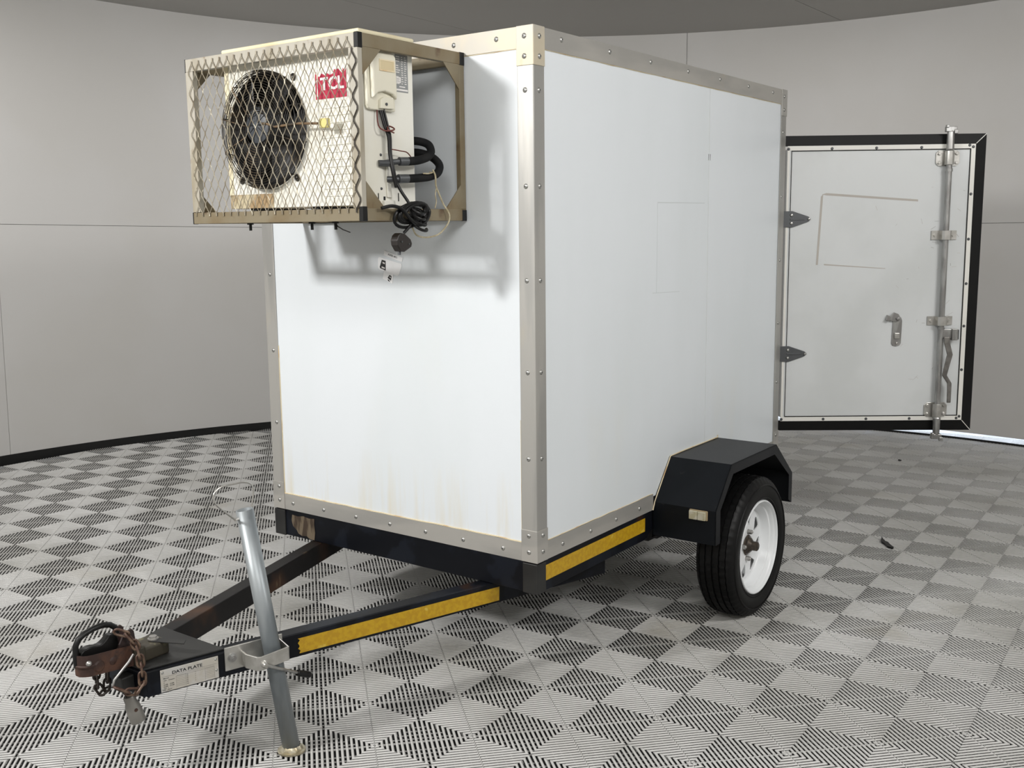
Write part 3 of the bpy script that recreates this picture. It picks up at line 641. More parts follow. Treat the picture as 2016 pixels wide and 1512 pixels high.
# ---- wheels
def make_wheel(cx, yo, cz, sgn):        # sgn -1: outside faces -y
    ax = Vector((0, -sgn*1.0, 0)) if False else Vector((0, 1, 0))*(-sgn)   # inward axis
    o = Vector((cx, yo, cz))
    R0 = 0.2715
    tp_ = [(0.178, 0.010), (0.184, 0.003), (0.200, -0.003), (0.225, -0.006), (0.246, -0.002), (0.258, 0.006), (0.2665, 0.014), (0.2690, 0.019), (0.2640, 0.0195),
           (0.2642, 0.022), (0.2700, 0.0225), (0.2710, 0.042), (0.2650, 0.0425), (0.2650, 0.048), (0.2713, 0.0485), (0.2715, 0.069), (0.2655, 0.0695), (0.2655, 0.0755), (0.2715, 0.076),
           (0.2713, 0.0965), (0.2650, 0.097), (0.2650, 0.1025), (0.2710, 0.103), (0.2700, 0.1225), (0.2640, 0.123), (0.2640, 0.1255), (0.2690, 0.126), (0.2665, 0.131),
           (0.258, 0.139), (0.246, 0.147), (0.225, 0.151), (0.200, 0.148), (0.184, 0.142), (0.178, 0.135)]
    nseg = 168
    def rmod(k, i):
        r, tt = tp_[i]
        if r > 0.2685 and (tt < 0.045 or tt > 0.100): return -0.0035 if k % 3 == 0 else 0
        if 0.258 <= r <= 0.2670: return -0.003 if k % 3 == 0 else 0
        if r > 0.2685: return -0.0020 if k % 3 == 1 else 0
        return 0
    ty = part('wheel', MB().lathe(tp_, o, ax, nseg, rmod=rmod), m_rubber, T, smooth=True, label='black road tyre on a white steel rim')
    part('sidewall_ridge', MB().lathe([(0.188, -0.0005), (0.190, -0.0022), (0.192, -0.0022), (0.194, -0.0015)], o, ax, 64).lathe([(0.236, -0.0055), (0.238, -0.0070), (0.241, -0.0062), (0.243, -0.003)], o, ax, 64), m_rubber, ty, smooth=True)
    rp = [(0.178, 0.020), (0.1815, 0.010), (0.1820, 0.004), (0.1800, 0.000), (0.1765, -0.001), (0.1745, 0.002), (0.1738, 0.010), (0.1700, 0.013), (0.1680, 0.020), (0.1665, 0.026), (0.160, 0.028), (0.1575, 0.034),
          (0.1560, 0.052), (0.150, 0.060), (0.142, 0.062)]
    rb = [(0.142, 0.0645), (0.150, 0.0645), (0.152, 0.110), (0.165, 0.125), (0.174, 0.135), (0.178, 0.142)]
    rim = part('rim', MB().lathe(rp, o, ax, 72), m_rim, ty, smooth=True, solid=0.002)
    part('rim_barrel', MB().lathe(rb, o, ax, 48), m_rim, ty, smooth=True)
    # disc with eight triangular vents
    bm = bmesh.new(); u = Vector((1, 0, 0)); w = Vector((0, 0, 1))
    loops = [[(0.143*cos(2*pi*k/64), 0.143*sin(2*pi*k/64)) for k in range(64)], [(0.032*cos(2*pi*k/32), 0.032*sin(2*pi*k/32)) for k in range(32)]]
    for k in range(8):
        a = 2*pi*k/8+radians(34)
        tri = [(0.077, -0.002), (0.077, 0.002), (0.118, 0.025), (0.124, 0.025), (0.129, 0.018), (0.130, 0.0), (0.129, -0.018), (0.124, -0.025), (0.118, -0.025)]
        loops.append([(r*cos(a)-q*sin(a), r*sin(a)+q*cos(a)) for r, q in tri])
    es = []
    for lp_ in loops:
        vs = [bm.verts.new(u*p+w*q) for p, q in lp_]
        for i in range(len(vs)): es.append(bm.edges.new((vs[i], vs[(i+1) % len(vs)])))
    bmesh.ops.triangle_fill(bm, use_beauty=True, edges=es)
    for v in bm.verts:
        r = sqrt(v.co.x**2+v.co.z**2); v.co += ax*(0.061 if r > 0.132 else 0.057 if r > 0.09 else 0.052); v.co += o
    mb = MB(); bm.verts.index_update(); mb.v = [v.co.copy() for v in bm.verts]; mb.f = [tuple(v.index for v in f.verts) for f in bm.faces]; bm.free()
    part('wheel_disc', mb, m_rim, ty, solid=0.004)
    out = -ax
    part('hub', MB().lathe([(0.0, 0.044), (0.014, 0.043), (0.0175, 0.040), (0.018, 0.022), (0.0215, 0.018), (0.026, 0.014), (0.030, 0.010), (0.031, -0.02), (0.0, -0.02)], o+ax*0.050, out, 28)
         .lathe([(0.033, 0.004), (0.038, 0.002), (0.040, 0.0)], o+ax*0.050, out, 28), m_hubgrease, ty, smooth=True)
    for k in range(4):
        a = pi/2*k+radians(83); p = o+ax*0.052+Vector((0.052*cos(a), 0, 0.052*sin(a)))
        part('wheel_nut', MB().cyl(p, p+out*0.006, 0.0105, 0.0085, 12).cyl(p+out*0.004, p+out*0.017, 0.0088, n=6).cyl(p+out*0.017, p+out*0.021, 0.0065, 0.003, 10), m_nut, ty)
    part('brake_backing', MB().cyl(o+ax*0.085, o+ax*0.10, 0.11, n=32), m_dullblack, ty)
make_wheel(1.094, -0.280, -0.1835, -1)
make_wheel(1.094, W+0.280, -0.1835, 1)
part('axle', MB().tube([(1.094, -0.19, -0.1835), (1.094, W+0.19, -0.1835)], 0.024, 14), m_dullblack, T, smooth=True)
for y in (0.07, W-0.13):
    part('leaf_spring', MB().box(0.85, 1.34, y, y+0.05, -0.158, -0.150).box(0.92, 1.27, y, y+0.05, -0.166, -0.158).box(0.84, 0.88, y, y+0.05, -0.15, -0.07).box(1.31, 1.35, y, y+0.05, -0.15, -0.07), m_dullblack, T)

# ---- door, open, hinged at the rear right edge
th_ = -0.962; DU = Vector((cos(th_), sin(th_), 0)); DO = Vector((sin(th_), -cos(th_), 0)); DP = Vector((1.972, 0.0, 0)); Zv = Vector((0, 0, 1))
def D(u, z, off=0.0): return DP+DU*u+Zv*z+DO*off
def dslab(u0, u1, z0, z1, o0, o1): return MB().obox(D(u0, z0, o0), DU*(u1-u0), DO*(o1-o0), Zv*(z1-z0))
ZB, ZT = 0.146, 1.380
door = part('door', dslab(0.0, 0.815, 0.160, 1.368, -0.05, 0.0), m_door, T, label='white rear door swung open')
part('door_liner', dslab(0.04, 0.80, 0.17, 1.355, -0.075, -0.0505), m_liner, door)
def frame_ring(u0, u1, z0, z1, w_, o0, o1):
    mb = MB(); mb.v = []; 
    for a in (dslab(u0, u1, z1-w_, z1, o0, o1), dslab(u0, u1, z0, z0+w_, o0, o1), dslab(u1-w_, u1, z0+w_, z1-w_, o0, o1), dslab(u0, u0+w_*0.5, z0+w_, z1-w_, o0, o1)):
        mb.add(a.v, a.f)
    return mb
part('door_trim', frame_ring(0.002, 0.830, 0.141, 1.383, 0.0195, 0.0004, 0.0035), m_trimwhite, door)
part('trim_line', frame_ring(0.020, 0.8105, 0.1605, 1.3635, 0.0040, 0.0002, 0.0040), m_black, door)
gk = MB(); IN = [(-0.010, 0.141), (0.830, 0.141), (0.830, 1.383), (-0.010, 1.383)]; OUT = [(-0.010, 0.096), (0.876, 0.092), (0.879, 1.428), (-0.010, 1.428)]
def gk_seg(a, b, c_, d_):
    ps_ = [D(*a, 0.002), D(*b, 0.002), D(*c_, -0.006), D(*d_, -0.006)]; qs = [p-DO*0.022 for p in ps_]
    gk.add(ps_+qs, [(0, 1, 2, 3), (7, 6, 5, 4), (0, 4, 5, 1), (1, 5, 6, 2), (2, 6, 7, 3), (3, 7, 4, 0)])
gk_seg(IN[0], IN[1], OUT[1], OUT[0]); gk_seg(IN[1], IN[2], OUT[2], OUT[1]); gk_seg(IN[2], IN[3], OUT[3], OUT[2])
part('door_gasket', gk, m_gasket, door)
part('mitre_joint', MB().tube([D(0.832, 1.385, 0.0025), D(0.878, 1.427, -0.005)], 0.0018, 5), m_trimwhite, door)
part('mitre_joint', MB().tube([D(0.832, 0.139, 0.0025), D(0.875, 0.093, -0.005)], 0.0018, 5), m_trimwhite, door)
def dscrew(u, z): return part('screw', MB().lathe([(0, 0.0045), (0.004, 0.0042), (0.0062, 0.002), (0.0066, 0)], D(u, z, 0.0035), DO, 10), m_hinge, door, smooth=True)
for u in (0.004, 0.196, 0.392, 0.590): dscrew(u+0.002, 1.370); dscrew(u+0.002, 0.1495)
for z in (1.370, 1.164, 0.965, 0.766, 0.574, 0.374, 0.158): dscrew(0.819, z)
dscrew(0.803, 1.377); dscrew(0.806, 0.150)
# hinges
for zc in (1.062, 0.454):
    hp = [(-0.02, -0.035), (0.030, -0.036), (0.100, -0.012), (0.109, -0.006), (0.112, 0.0), (0.109, 0.006), (0.100, 0.012), (0.030, 0.036), (-0.02, 0.035)]
    mb = MB().prism(hp, D(0, zc, 0.0045), DU, Zv, DO*0.004).obox(D(0.02, zc-0.004, 0.0085), DU*0.065, Zv*0.008, DO*0.003).cyl(D(-0.022, zc-0.040, 0.006), D(-0.022, zc+0.040, 0.006), 0.0085, n=14)
    h = part('hinge', mb, m_hinge, door, bevel=0.001)
for zc in (1.062, 0.454):
    for (u, dz) in ((0.026, 0.018), (0.026, -0.018), (0.104, 0.0)):
        part('hinge_bolt', MB().lathe([(0, 0.006), (0.005, 0.005), (0.0075, 0.001), (0.0075, 0)], D(u, zc+dz, 0.0085), DO, 12), m_rivet if dz else m_rod, door, smooth=True)
# locking rod with cams and brackets
RU = 0.708
part('locking_rod', MB().tube([D(RU, 0.075, 0.028), D(RU, 1.44, 0.028)], 0.0125, 18), m_rod, door, smooth=True)
for zc, s in ((1.445, 1), (0.070, -1)):
    mb = MB().tube([D(RU, zc-s*0.095, 0.028), D(RU, zc-s*0.085, 0.028), D(RU, zc-s*0.01, 0.028)], [0.013, 0.017, 0.015], 16)
    mb.obox(D(RU-0.024, zc-0.011, 0.018), DU*0.046, Zv*0.022, DO*0.022)
    mb.obox(D(RU+0.010, zc-0.020, 0.030), DU*0.016, Zv*0.018, DO*0.016).obox(D(RU-0.026, zc+0.006, 0.030), DU*0.012, Zv*0.012, DO*0.018)
    part('cam_end', mb, m_rod, door, bevel=0.002)
for zc in (1.322, 0.190):
    a = 0.052; c_ = 0.034; k_ = 0.012
    poly = [(-a+k_, -c_), (a-k_, -c_), (a, -c_+k_), (a, c_-k_), (a-k_, c_), (-a+k_, c_), (-a, c_-k_), (-a, -c_+k_)]
    mb = MB().prism(poly, D(RU, zc, 0.0035), DU, Zv, DO*0.003)
    mb.tube([D(RU, zc-0.030, 0.026), D(RU, zc+0.030, 0.026)], 0.020, 18)
    for su in (-0.038, 0.038):
        for sz in (-0.020, 0.020): mb.hexbolt(D(RU+su, zc+sz, 0.0065), DO, 0.0065, 0.006)
    part('rod_bracket', mb, m_zinc, door, bevel=0.001)
for zc in (0.984, 0.600):
    mb = MB()
    mb.obox(D(RU-0.056, zc-0.020, 0.0035), DU*0.034, Zv*0.040, DO*0.003).obox(D(RU+0.022, zc-0.020, 0.0035), DU*0.034, Zv*0.040, DO*0.003)
    hs = [(-0.024, 0.0035), (-0.020, 0.0035), (-0.017, 0.036), (-0.010, 0.043), (0.010, 0.043), (0.017, 0.036), (0.020, 0.0035), (0.024, 0.0035), (0.021, 0.040), (0.012, 0.047), (-0.012, 0.047), (-0.021, 0.040)]
    pr = [(-0.024, 0.0035), (-0.021, 0.040), (-0.012, 0.047), (0.012, 0.047), (0.021, 0.040), (0.024, 0.0035), (0.020, 0.0035), (0.017, 0.038), (0.010, 0.043), (-0.010, 0.043), (-0.017, 0.038), (-0.020, 0.0035)]
    mb.prism(pr, D(RU, zc-0.020, 0), DU, DO, Zv*0.040)
    for su in (-0.040, 0.040): mb.hexbolt(D(RU+su, zc, 0.0065), DO, 0.007, 0.006)
    part('rod_bracket', mb, m_zinc, door)
part('rod_collar', MB().tube([D(RU, 1.262, 0.028), D(RU, 1.275, 0.028)], 0.0155, 16).tube([D(RU, 0.580-0.01, 0.028), D(RU, 0.575-0.012, 0.028)], 0.0155, 16), m_rod, door, smooth=True)
# handle catch and lever
mb = MB().obox(D(0.712, 0.520, 0.030), DU*0.040, Zv*0.044, DO*0.010).obox(D(0.750, 0.514, 0.022), DU*0.026, Zv*0.052, DO*0.030)
part('handle_catch', mb, m_rod, door, bevel=0.002)
part('catch_pad', MB().obox(D(0.7765, 0.518, 0.024), DU*0.003, Zv*0.044, DO*0.026), m_black, door)
hpts = [(0.727, 0.530, 0.045, 0.013), (0.730, 0.500, 0.046, 0.013), (0.744, 0.450, 0.047, 0.013), (0.734, 0.400, 0.045, 0.012), (0.726, 0.355, 0.042, 0.011), (0.751, 0.318, 0.040, 0.010), (0.752, 0.270, 0.040, 0.0095), (0.752, 0.228, 0.040, 0.009)]
mb = MB(); vs = []
for u, z, o_, hw in hpts:
    vs += [D(u-hw, z, o_), D(u+hw, z, o_), D(u+hw, z, o_+0.007), D(u-hw, z, o_+0.007)]
fs = [(0, 1, 2, 3)]+[(4*i+a_, 4*i+(a_+1) % 4, 4*i+4+(a_+1) % 4, 4*i+4+a_) for i in range(len(hpts)-1) for a_ in range(4)]+[tuple(4*(len(hpts)-1)+k for k in (3, 2, 1, 0))]
mb.add(vs, fs); part('lock_handle', mb, mat('worn_steel', (0.22, 0.21, 0.195), 0.4, 0.6, c2=(0.16, 0.15, 0.14), scale=30), door, bevel=0.003)
# latch plate with push button
lpz = [(0.495, 0.498), (0.500, 0.488), (0.516, 0.484), (0.532, 0.488), (0.538, 0.498), (0.540, 0.600), (0.535, 0.616), (0.520, 0.626), (0.505, 0.618), (0.498, 0.600)]
lt = part('latch_plate', MB().prism(lpz, D(0, 0, 0.0005), DU, Zv, DO*0.005), m_rod, door, bevel=0.0015)
part('latch_lever', MB().prism([(0.470, 0.612), (0.500, 0.640), (0.520, 0.632), (0.532, 0.612), (0.510, 0.595), (0.490, 0.600)], D(0, 0, 0.006), DU, Zv, DO*0.006)
     .lathe([(0, 0.010), (0.007, 0.009), (0.010, 0.004), (0.010, 0)], D(0.518, 0.611, 0.012), DO, 16)
     .prism([(0.462, 0.606), (0.470, 0.628), (0.484, 0.622), (0.478, 0.600)], D(0, 0, 0.0), DU, Zv, DO*0.022), m_rod, door, bevel=0.001)
part('latch_button', MB().obox(D(0.506, 0.520, 0.005), DU*0.022, Zv*0.026, DO*0.010), m_zinc, door, bevel=0.002)
part('latch_screw', MB().lathe([(0, 0.005), (0.004, 0.004), (0.006, 0.001), (0.006, 0)], D(0.518, 0.499, 0.0055), DO, 12), m_zinc, door, smooth=True)
# tape residue
def dflat(poly): part('tape_residue', MB().prism(poly, D(0, 0, 0.0002), DU, Zv, DO*0.0005), m_scar, door, label='grey tape residue')
dflat([(0.160, 1.170), (0.180, 1.176), (0.588, 1.143), (0.588, 1.134), (0.180, 1.166)])
dflat([(0.156, 1.160), (0.166, 1.172), (0.152, 0.857), (0.143, 0.857)])
dflat([(0.178, 0.861), (0.180, 0.855), (0.455, 0.836), (0.455, 0.839)])
for k in range(34):          # light scuffs near the rod
    u = random.choice([random.uniform(0.60, 0.69), random.uniform(0.73, 0.795), random.uniform(0.40, 0.62)]); z = random.uniform(0.25, 1.2)
    a = random.uniform(0, pi); l_ = random.uniform(0.008, 0.026); w_ = 0.0009
    du, dz = l_*cos(a), l_*sin(a); nu, nz = -sin(a)*w_, cos(a)*w_
    part('scuff', MB().prism([(u, z), (u+du, z+dz), (u+du+nu, z+dz+nz), (u+nu, z+nz)], D(0, 0, 0.0002), DU, Zv, DO*0.0004), random.choice([m_scar, m_lineprint, m_scar]), door)

# ================================================================= CAGE
CX, CY0, CY1, CZ0, CZ1 = -0.462, 0.254, 0.998, 1.063, 1.567
cage = empty('protective_cage', (-0.23, 0.626, CZ0)); tag(cage, 'cream painted steel cage with diamond mesh bolted high on the trailer front', 'cage')
def ct(mb, m=m_cage, name='frame_tube', **k): return part(name, mb, m, cage, bevel=0.0015, **k)
ct(MB().box(CX, CX+0.018, CY0+0.001, CY0+0.036, CZ0+0.036, CZ1-0.038), m_cagewhite)
ct(MB().box(CX, CX+0.018, CY1-0.036, CY1-0.001, CZ0+0.036, CZ1-0.038), m_cagewhite)
ct(MB().box(CX, CX+0.018, CY0+0.014, CY1-0.0025, CZ1-0.038, CZ1), m_cagewhite)
ct(MB().box(CX, CX+0.018, CY0+0.014, CY1-0.0025, CZ0, CZ0+0.035), m_cage)
for y0, y1 in ((CY0, CY0+0.018), (CY1-0.018, CY1)):
    ct(MB().box(CX+0.019, -0.003, y0, y1, CZ1-0.036, CZ1)); ct(MB().box(CX+0.019, -0.003, y0, y1, CZ0, CZ0+0.035))
    ct(MB().box(-0.0265, -0.003, y0+0.0005, y1+0.0, CZ0+0.0355, CZ1-0.0365))
ct(MB().box(-0.022, -0.003, CY0+0.019, CY1-0.019, CZ1-0.035, CZ1)); ct(MB().box(-0.022, -0.003, CY0+0.019, CY1-0.019, CZ0, CZ0+0.035))
for y0 in (0.490, 0.762): ct(MB().box(CX+0.0185, -0.0225, y0, y0+0.026, CZ0+0.004, CZ0+0.034), name='support_bar')
# corner end caps
ec = lambda *b: part('end_cap', MB().box(*b), m_blackplastic, cage, bevel=0.0015)
ec(CX-0.001, CX+0.0185, CY0-0.001, CY0+0.013, CZ1-0.040, CZ1+0.001)
ec(CX-0.001, CX+0.0185, CY1-0.002, CY1+0.001, CZ1-0.040, CZ1+0.001)
ec(CX-0.001, CX+0.0185, CY0-0.001, CY0+0.013, CZ0-0.001, CZ0+0.040)
ec(CX-0.001, CX+0.0185, CY1-0.002, CY1+0.001, CZ0-0.001, CZ0+0.036)
ec(-0.024, -0.002, CY0-0.001, CY0+0.006, CZ1-0.037, CZ1+0.001)
ec(-0.024, -0.002, CY0-0.001, CY0+0.006, CZ0-0.001, CZ0+0.033)
# gussets on the two side faces
for yy in (CY0+0.001, CY1-0.004):
    for cxg, czg, sx_, sz_ in ((CX+0.018, CZ1-0.036, 1, -1), (-0.0265, CZ1-0.036, -1, -1), (CX+0.018, CZ0+0.035, 1, 1), (-0.0265, CZ0+0.035, -1, 1)):
        part('gusset_plate', MB().prism([(cxg, czg), (cxg+sx_*0.074, czg), (cxg, czg+sz_*0.074)], (0, yy, 0), (1, 0, 0), (0, 0, 1), (0, 0.003, 0)), m_cage, cage)
    
for yy in (CY1-0.05,):
    pass
# expanded mesh
ew, eh = 0.0335, 0.0617
ny = int((0.989-0.272)/(ew/2)); z0m, z1m = 1.074, 1.5505
mm = MB(); mx_ = CX-0.0035
def strand(yc, ph, z_lo, z_hi, mb, m_r=0.00150):
    pts = []
    k0 = -40
    zz = 1.060
    k = 0; knots = []
    while zz < z_hi+0.05:
        side_ = 1 if (k+ph) % 2 == 0 else -1
        knots += [(zz-0.0045, side_), (zz+0.0045, side_)]
        zz += eh/2; k += 1
    for zq, sd_ in knots:
        if z_lo <= zq <= z_hi: pts.append((mx_+random.uniform(-0.0006, 0.0006), yc+sd_*(ew/4-0.0010), zq))
    if z_hi > 1.545: pts.append((mx_, pts[-1][1], 1.5590))
    if len(pts) > 1: mb.tube(pts, m_r, 4)
for k in range(ny):
    strand(0.2835+k*ew/2, k, z0m, z1m, mm)
o = part('mesh_panel', mm, m_mesh, cage, label='expanded metal diamond mesh'); o['kind'] = 'stuff'
em = MB()
strand(0.2835-ew/2, 1, 1.082, 1.535, em, 0.0024)
part('mesh_cut_edge', em, m_mesh_dark, cage, label='dark cut edge of the mesh')
# bolts and zip tie under the cage
for y in (0.775, 0.502, 0.404):
    part('mount_bolt', MB().cyl((-0.42, y, 1.064), (-0.42, y, 1.058), 0.010, n=6).cyl((-0.42, y, 1.058), (-0.42, y, 1.040), 0.0045, n=10), m_blackplastic, cage)
tag_ = empty('cable_tie', (-0.42, 0.403, 1.05)); tag(tag_, 'black cable tie tail curling out under the wire cage', 'cable tie')
part('tie_tail', MB().tube([(-0.420, 0.411, 1.060), (-0.420, 0.395, 1.049), (-0.420, 0.375, 1.040), (-0.420, 0.347, 1.032)], 0.0016, 6), m_blackplastic, tag_)
part('tie_loop', MB().tube([(-0.430, 0.50, 1.0605), (-0.425, 0.46, 1.0595), (-0.42, 0.411, 1.060)], 0.0016, 6), m_blackplastic, tag_)

# ================================================================= CONDENSER
AX, AY0, AY1, AZ0, AZ1, AXB = -0.415, 0.298, 0.868, 1.108, 1.588, -0.192
ac = empty('condenser_unit', (-0.30, 0.58, AZ0)); tag(ac, 'yellowed white outdoor condenser unit sitting inside the wire cage', 'condenser')
FYc, FZc, FR = 0.684, 1.337, 0.171
# front panel with a round opening
bm = bmesh.new(); es = []
for lp_ in ([(AY0, AZ0), (AY1, AZ0), (AY1, AZ1-0.012), (AY0, AZ1-0.012)], [(FYc+FR*cos(2*pi*k/64), FZc+FR*sin(2*pi*k/64)) for k in range(64)]):
    vs = [bm.verts.new((AX, p, q)) for p, q in lp_]
    for i in range(len(vs)): es.append(bm.edges.new((vs[i], vs[(i+1) % len(vs)])))
bmesh.ops.triangle_fill(bm, use_beauty=True, edges=es)
mb = MB(); bm.verts.index_update(); mb.v = [v.co.copy() for v in bm.verts]; mb.f = [tuple(v.index for v in f.verts) for f in bm.faces]; bm.free()
part('front_casing', mb, m_ac, ac)
part('side_casing', MB().box(AX, AXB, AY0, AY0+0.002, AZ0, AZ1-0.012), m_ac, ac)
part('side_casing', MB().box(AX, AXB, AY1-0.002, AY1, AZ0, AZ1-0.012), m_ac, ac)
part('rear_casing', MB().box(AXB-0.002, AXB, AY0+0.002, AY1-0.002, AZ0, AZ1-0.012), m_dullblack, ac)
part('mounting_foot', MB().box(AX+0.01, AXB-0.01, 0.488, 0.518, 1.0975, AZ0), m_dullblack, ac)
part('mounting_foot', MB().box(AX+0.01, AXB-0.01, 0.760, 0.790, 1.0975, AZ0), m_dullblack, ac)
part('base_tray', MB().box(AX+0.002, AXB-0.002, AY0+0.003, AY1-0.003, AZ0, AZ0+0.004), m_acrust, ac)
part('lid', MB().box(AX-0.006, AXB+0.004, AY0-0.008, AY1+0.006, AZ1-0.014, AZ1), m_acy, ac, bevel=0.006, seg=3)
part('left_edge_trim', MB().box(AX-0.0015, AX-0.0003, AY1-0.018, AY1, AZ0+0.03, AZ1-0.02), m_acy, ac)
part('bottom_edge_trim', MB().box(AX-0.0015, AX-0.0003, AY1-0.20, AY1-0.002, AZ0, AZ0+0.042), m_acrust, ac, label='rusty stained lower corner')
for k in range(13):
    z = 1.135+k*0.0205
    part('casing_rib', MB().box(AX-0.0022, AX-0.0003, AY0+0.006, AY0+0.150, z, z+0.0035), m_ac, ac, bevel=0.0008)
part('casing_rib', MB().box(AX-0.002, AX-0.0003, AY0+0.162, AY0+0.165, 1.12, 1.54), m_ac, ac)
part('fan_shroud', MB().lathe([(FR, 0.0), (FR-0.004, 0.03), (FR-0.006, 0.09)], (AX, FYc, FZc), (1, 0, 0), 48), m_fan, ac, smooth=True)
part('coil_backing', MB().cyl((AXB-0.03, FYc, FZc), (AXB-0.022, FYc, FZc), 0.168, n=40), m_black, ac)
fan = part('fan_hub', MB().lathe([(0, -0.004), (0.040, -0.003), (0.052, 0.002), (0.055, 0.012), (0.055, 0.05)], (AX-0.024, FYc+0.018, FZc+0.014), (1, 0, 0), 36), m_hub, ac, smooth=True)
for k in range(5):
    a0 = 2*pi*k/5+0.4; vs = []
    for i in range(6):
        r = 0.052+i*0.022
        for jj in range(5):
            a = a0+(-0.42+jj*0.21)*(1.0)+i*0.05; vs.append(Vector((AX+0.030-(jj-2)*0.010, FYc+r*cos(a), FZc+r*sin(a))))
    part('fan_blade', MB().add(vs, [(i*5+j, i*5+j+1, i*5+j+6, i*5+j+5) for i in range(5) for j in range(4)]), m_fan, ac, smooth=True, solid=0.002)
for k in range(10):
    a = 2*pi*k/10; part('hub_rib', MB().tube([(AX-0.0285, FYc+0.018+0.012*cos(a), FZc+0.014+0.012*sin(a)), (AX-0.0265, FYc+0.018+0.044*cos(a), FZc+0.014+0.044*sin(a))], 0.0014, 5), m_fan, fan)
# grille
gr = MB(); GX = -0.4555
def gx(r): return GX if r < 0.155 else GX+(AX-0.002-GX)*((r-0.155)/0.017)**2
rad = [0.052+0.0075*k for k in range(14)]+[0.1555, 0.162, 0.167]
for r in rad: gr.tube([(gx(r), FYc+r*cos(2*pi*k/48), FZc+r*sin(2*pi*k/48)) for k in range(48)], 0.0013, 4, closed=True)
for xx in (GX+0.010, GX+0.018, GX+0.026, GX+0.034): gr.tube([(xx, FYc+0.172*cos(2*pi*k/48), FZc+0.172*sin(2*pi*k/48)) for k in range(48)], 0.0013, 4, closed=True)
gob = part('grille_rings', gr, m_grille, ac, label='black wire fan grille'); 
for k in range(10):
    a = 2*pi*k/10+0.25; pts = [(GX-0.0015, FYc+r*cos(a), FZc+r*sin(a)) for r in (0.05, 0.10, 0.155)]+[(GX+0.008, FYc+0.170*cos(a), FZc+0.170*sin(a)), (AX-0.001, FYc+0.174*cos(a), FZc+0.174*sin(a))]
    part('grille_spoke', MB().tube(pts, 0.0017, 5), m_grille_rust if cos(a) > 0.2 else m_grille, gob)
for a in (0.86, 2.28, 4.0, 5.42):
    p = Vector((AX-0.001, FYc-0.19*cos(a+pi)*1.0, FZc+0.19*sin(a+pi)*-1.0))
    part('grille_ear', MB().tube([(AX-0.003, p.y+0.009*cos(2*pi*k/14), p.z+0.009*sin(2*pi*k/14)) for k in range(14)], 0.0022, 5, closed=True)
         .lathe([(0, 0.005), (0.004, 0.004), (0.006, 0.001)], (AX-0.002, p.y, p.z), (-1, 0, 0), 12), m_rivet if a < 1 else m_grille, gob)
part('temperature_probe', MB().tube([(GX-0.004, 0.655, 1.352), (GX-0.005, 0.63, 1.349), (GX-0.004, 0.600, 1.339), (GX-0.004, 0.50, 1.342), (GX-0.003, 0.42, 1.337)], 0.0036, 8), m_grille_rust, ac, smooth=True)
part('yellow_tag', MB().box(GX-0.006, GX+0.006, 0.380, 0.414, 1.323, 1.350), mat('faded_yellow_clip', (0.62, 0.55, 0.20), 0.5), ac, bevel=0.003)
# red logo: torn top edge
ly0, ly1, lz0, lz1 = 0.346, 0.470, 1.409, 1.487
lg_poly = [(ly1, lz0), (ly0, lz0), (ly0, 1.486), (0.352, 1.478), (0.358, 1.488), (0.362, 1.474), (0.372, 1.483), (0.378, 1.488), (0.386, 1.484), (0.392, 1.488), (0.398, 1.476), (0.410, 1.473), (0.420, 1.479),
           (0.428, 1.471), (0.434, 1.476), (0.444, 1.480), (0.452, 1.471), (0.460, 1.474), (0.466, 1.486), (ly1, 1.478)]
lgo = part('logo_sticker', MB().prism(lg_poly, (AX-0.0004, 0, 0), (0, 1, 0), (0, 0, 1), (-0.0006, 0, 0)), m_red, ac, label='red logo sticker with torn top edge')
text_mesh('logo_lettering', 'TCL', 0.048, (AX-0.0016, 0.449, 1.434), (0, -1, 0), (0, 0, 1), m_print, lgo, 0.0014, 1.08)
# valve cover on the side
cv = [(-0.386, 1.372), (-0.394, 1.375), (-0.398, 1.385), (-0.398, 1.524), (-0.392, 1.532), (-0.290, 1.534), (-0.284, 1.528), (-0.284, 1.372)]
cvo = part('valve_cover', MB().prism(cv, (0, AY0, 0), (1, 0, 0), (0, 0, 1), (0, -0.014, 0)), m_cover, ac, bevel=0.003)
part('cover_bulge', MB().prism([(-0.386, 1.402), (-0.388, 1.516), (-0.380, 1.526), (-0.300, 1.529), (-0.291, 1.520), (-0.288, 1.404), (-0.305, 1.418), (-0.338, 1.424), (-0.366, 1.418)], (0, AY0-0.014, 0), (1, 0, 0), (0, 0, 1), (0, -0.014, 0)), m_cover, cvo, bevel=0.005, seg=3)
part('cover_lip', MB().prism([(-0.356, 1.376), (-0.354, 1.400), (-0.342, 1.408), (-0.302, 1.410), (-0.298, 1.378)], (0, AY0-0.014, 0), (1, 0, 0), (0, 0, 1), (0, -0.010, 0)), m_cover, cvo, bevel=0.002)
part('cover_screw', MB().cyl((-0.333, AY0-0.024, 1.389), (-0.333, AY0-0.0265, 1.389), 0.0042, n=12), m_hinge, cvo)
hd = MB(); hd.box(-0.362, -0.300, AY0-0.0300, AY0-0.0281, 1.478, 1.482).box(-0.362, -0.300, AY0-0.0300, AY0-0.0281, 1.506, 1.510).box(-0.304, -0.300, AY0-0.0300, AY0-0.0281, 1.482, 1.506).box(-0.362, -0.359, AY0-0.0300, AY0-0.0281, 1.482, 1.506)
part('grip_rim', hd, m_seal, cvo)
part('grip_recess', MB().box(-0.359, -0.304, AY0-0.0292, AY0-0.0283, 1.482, 1.506), mat('recess_plastic', (0.62, 0.52, 0.32), 0.5), cvo, label='yellowed finger grip')
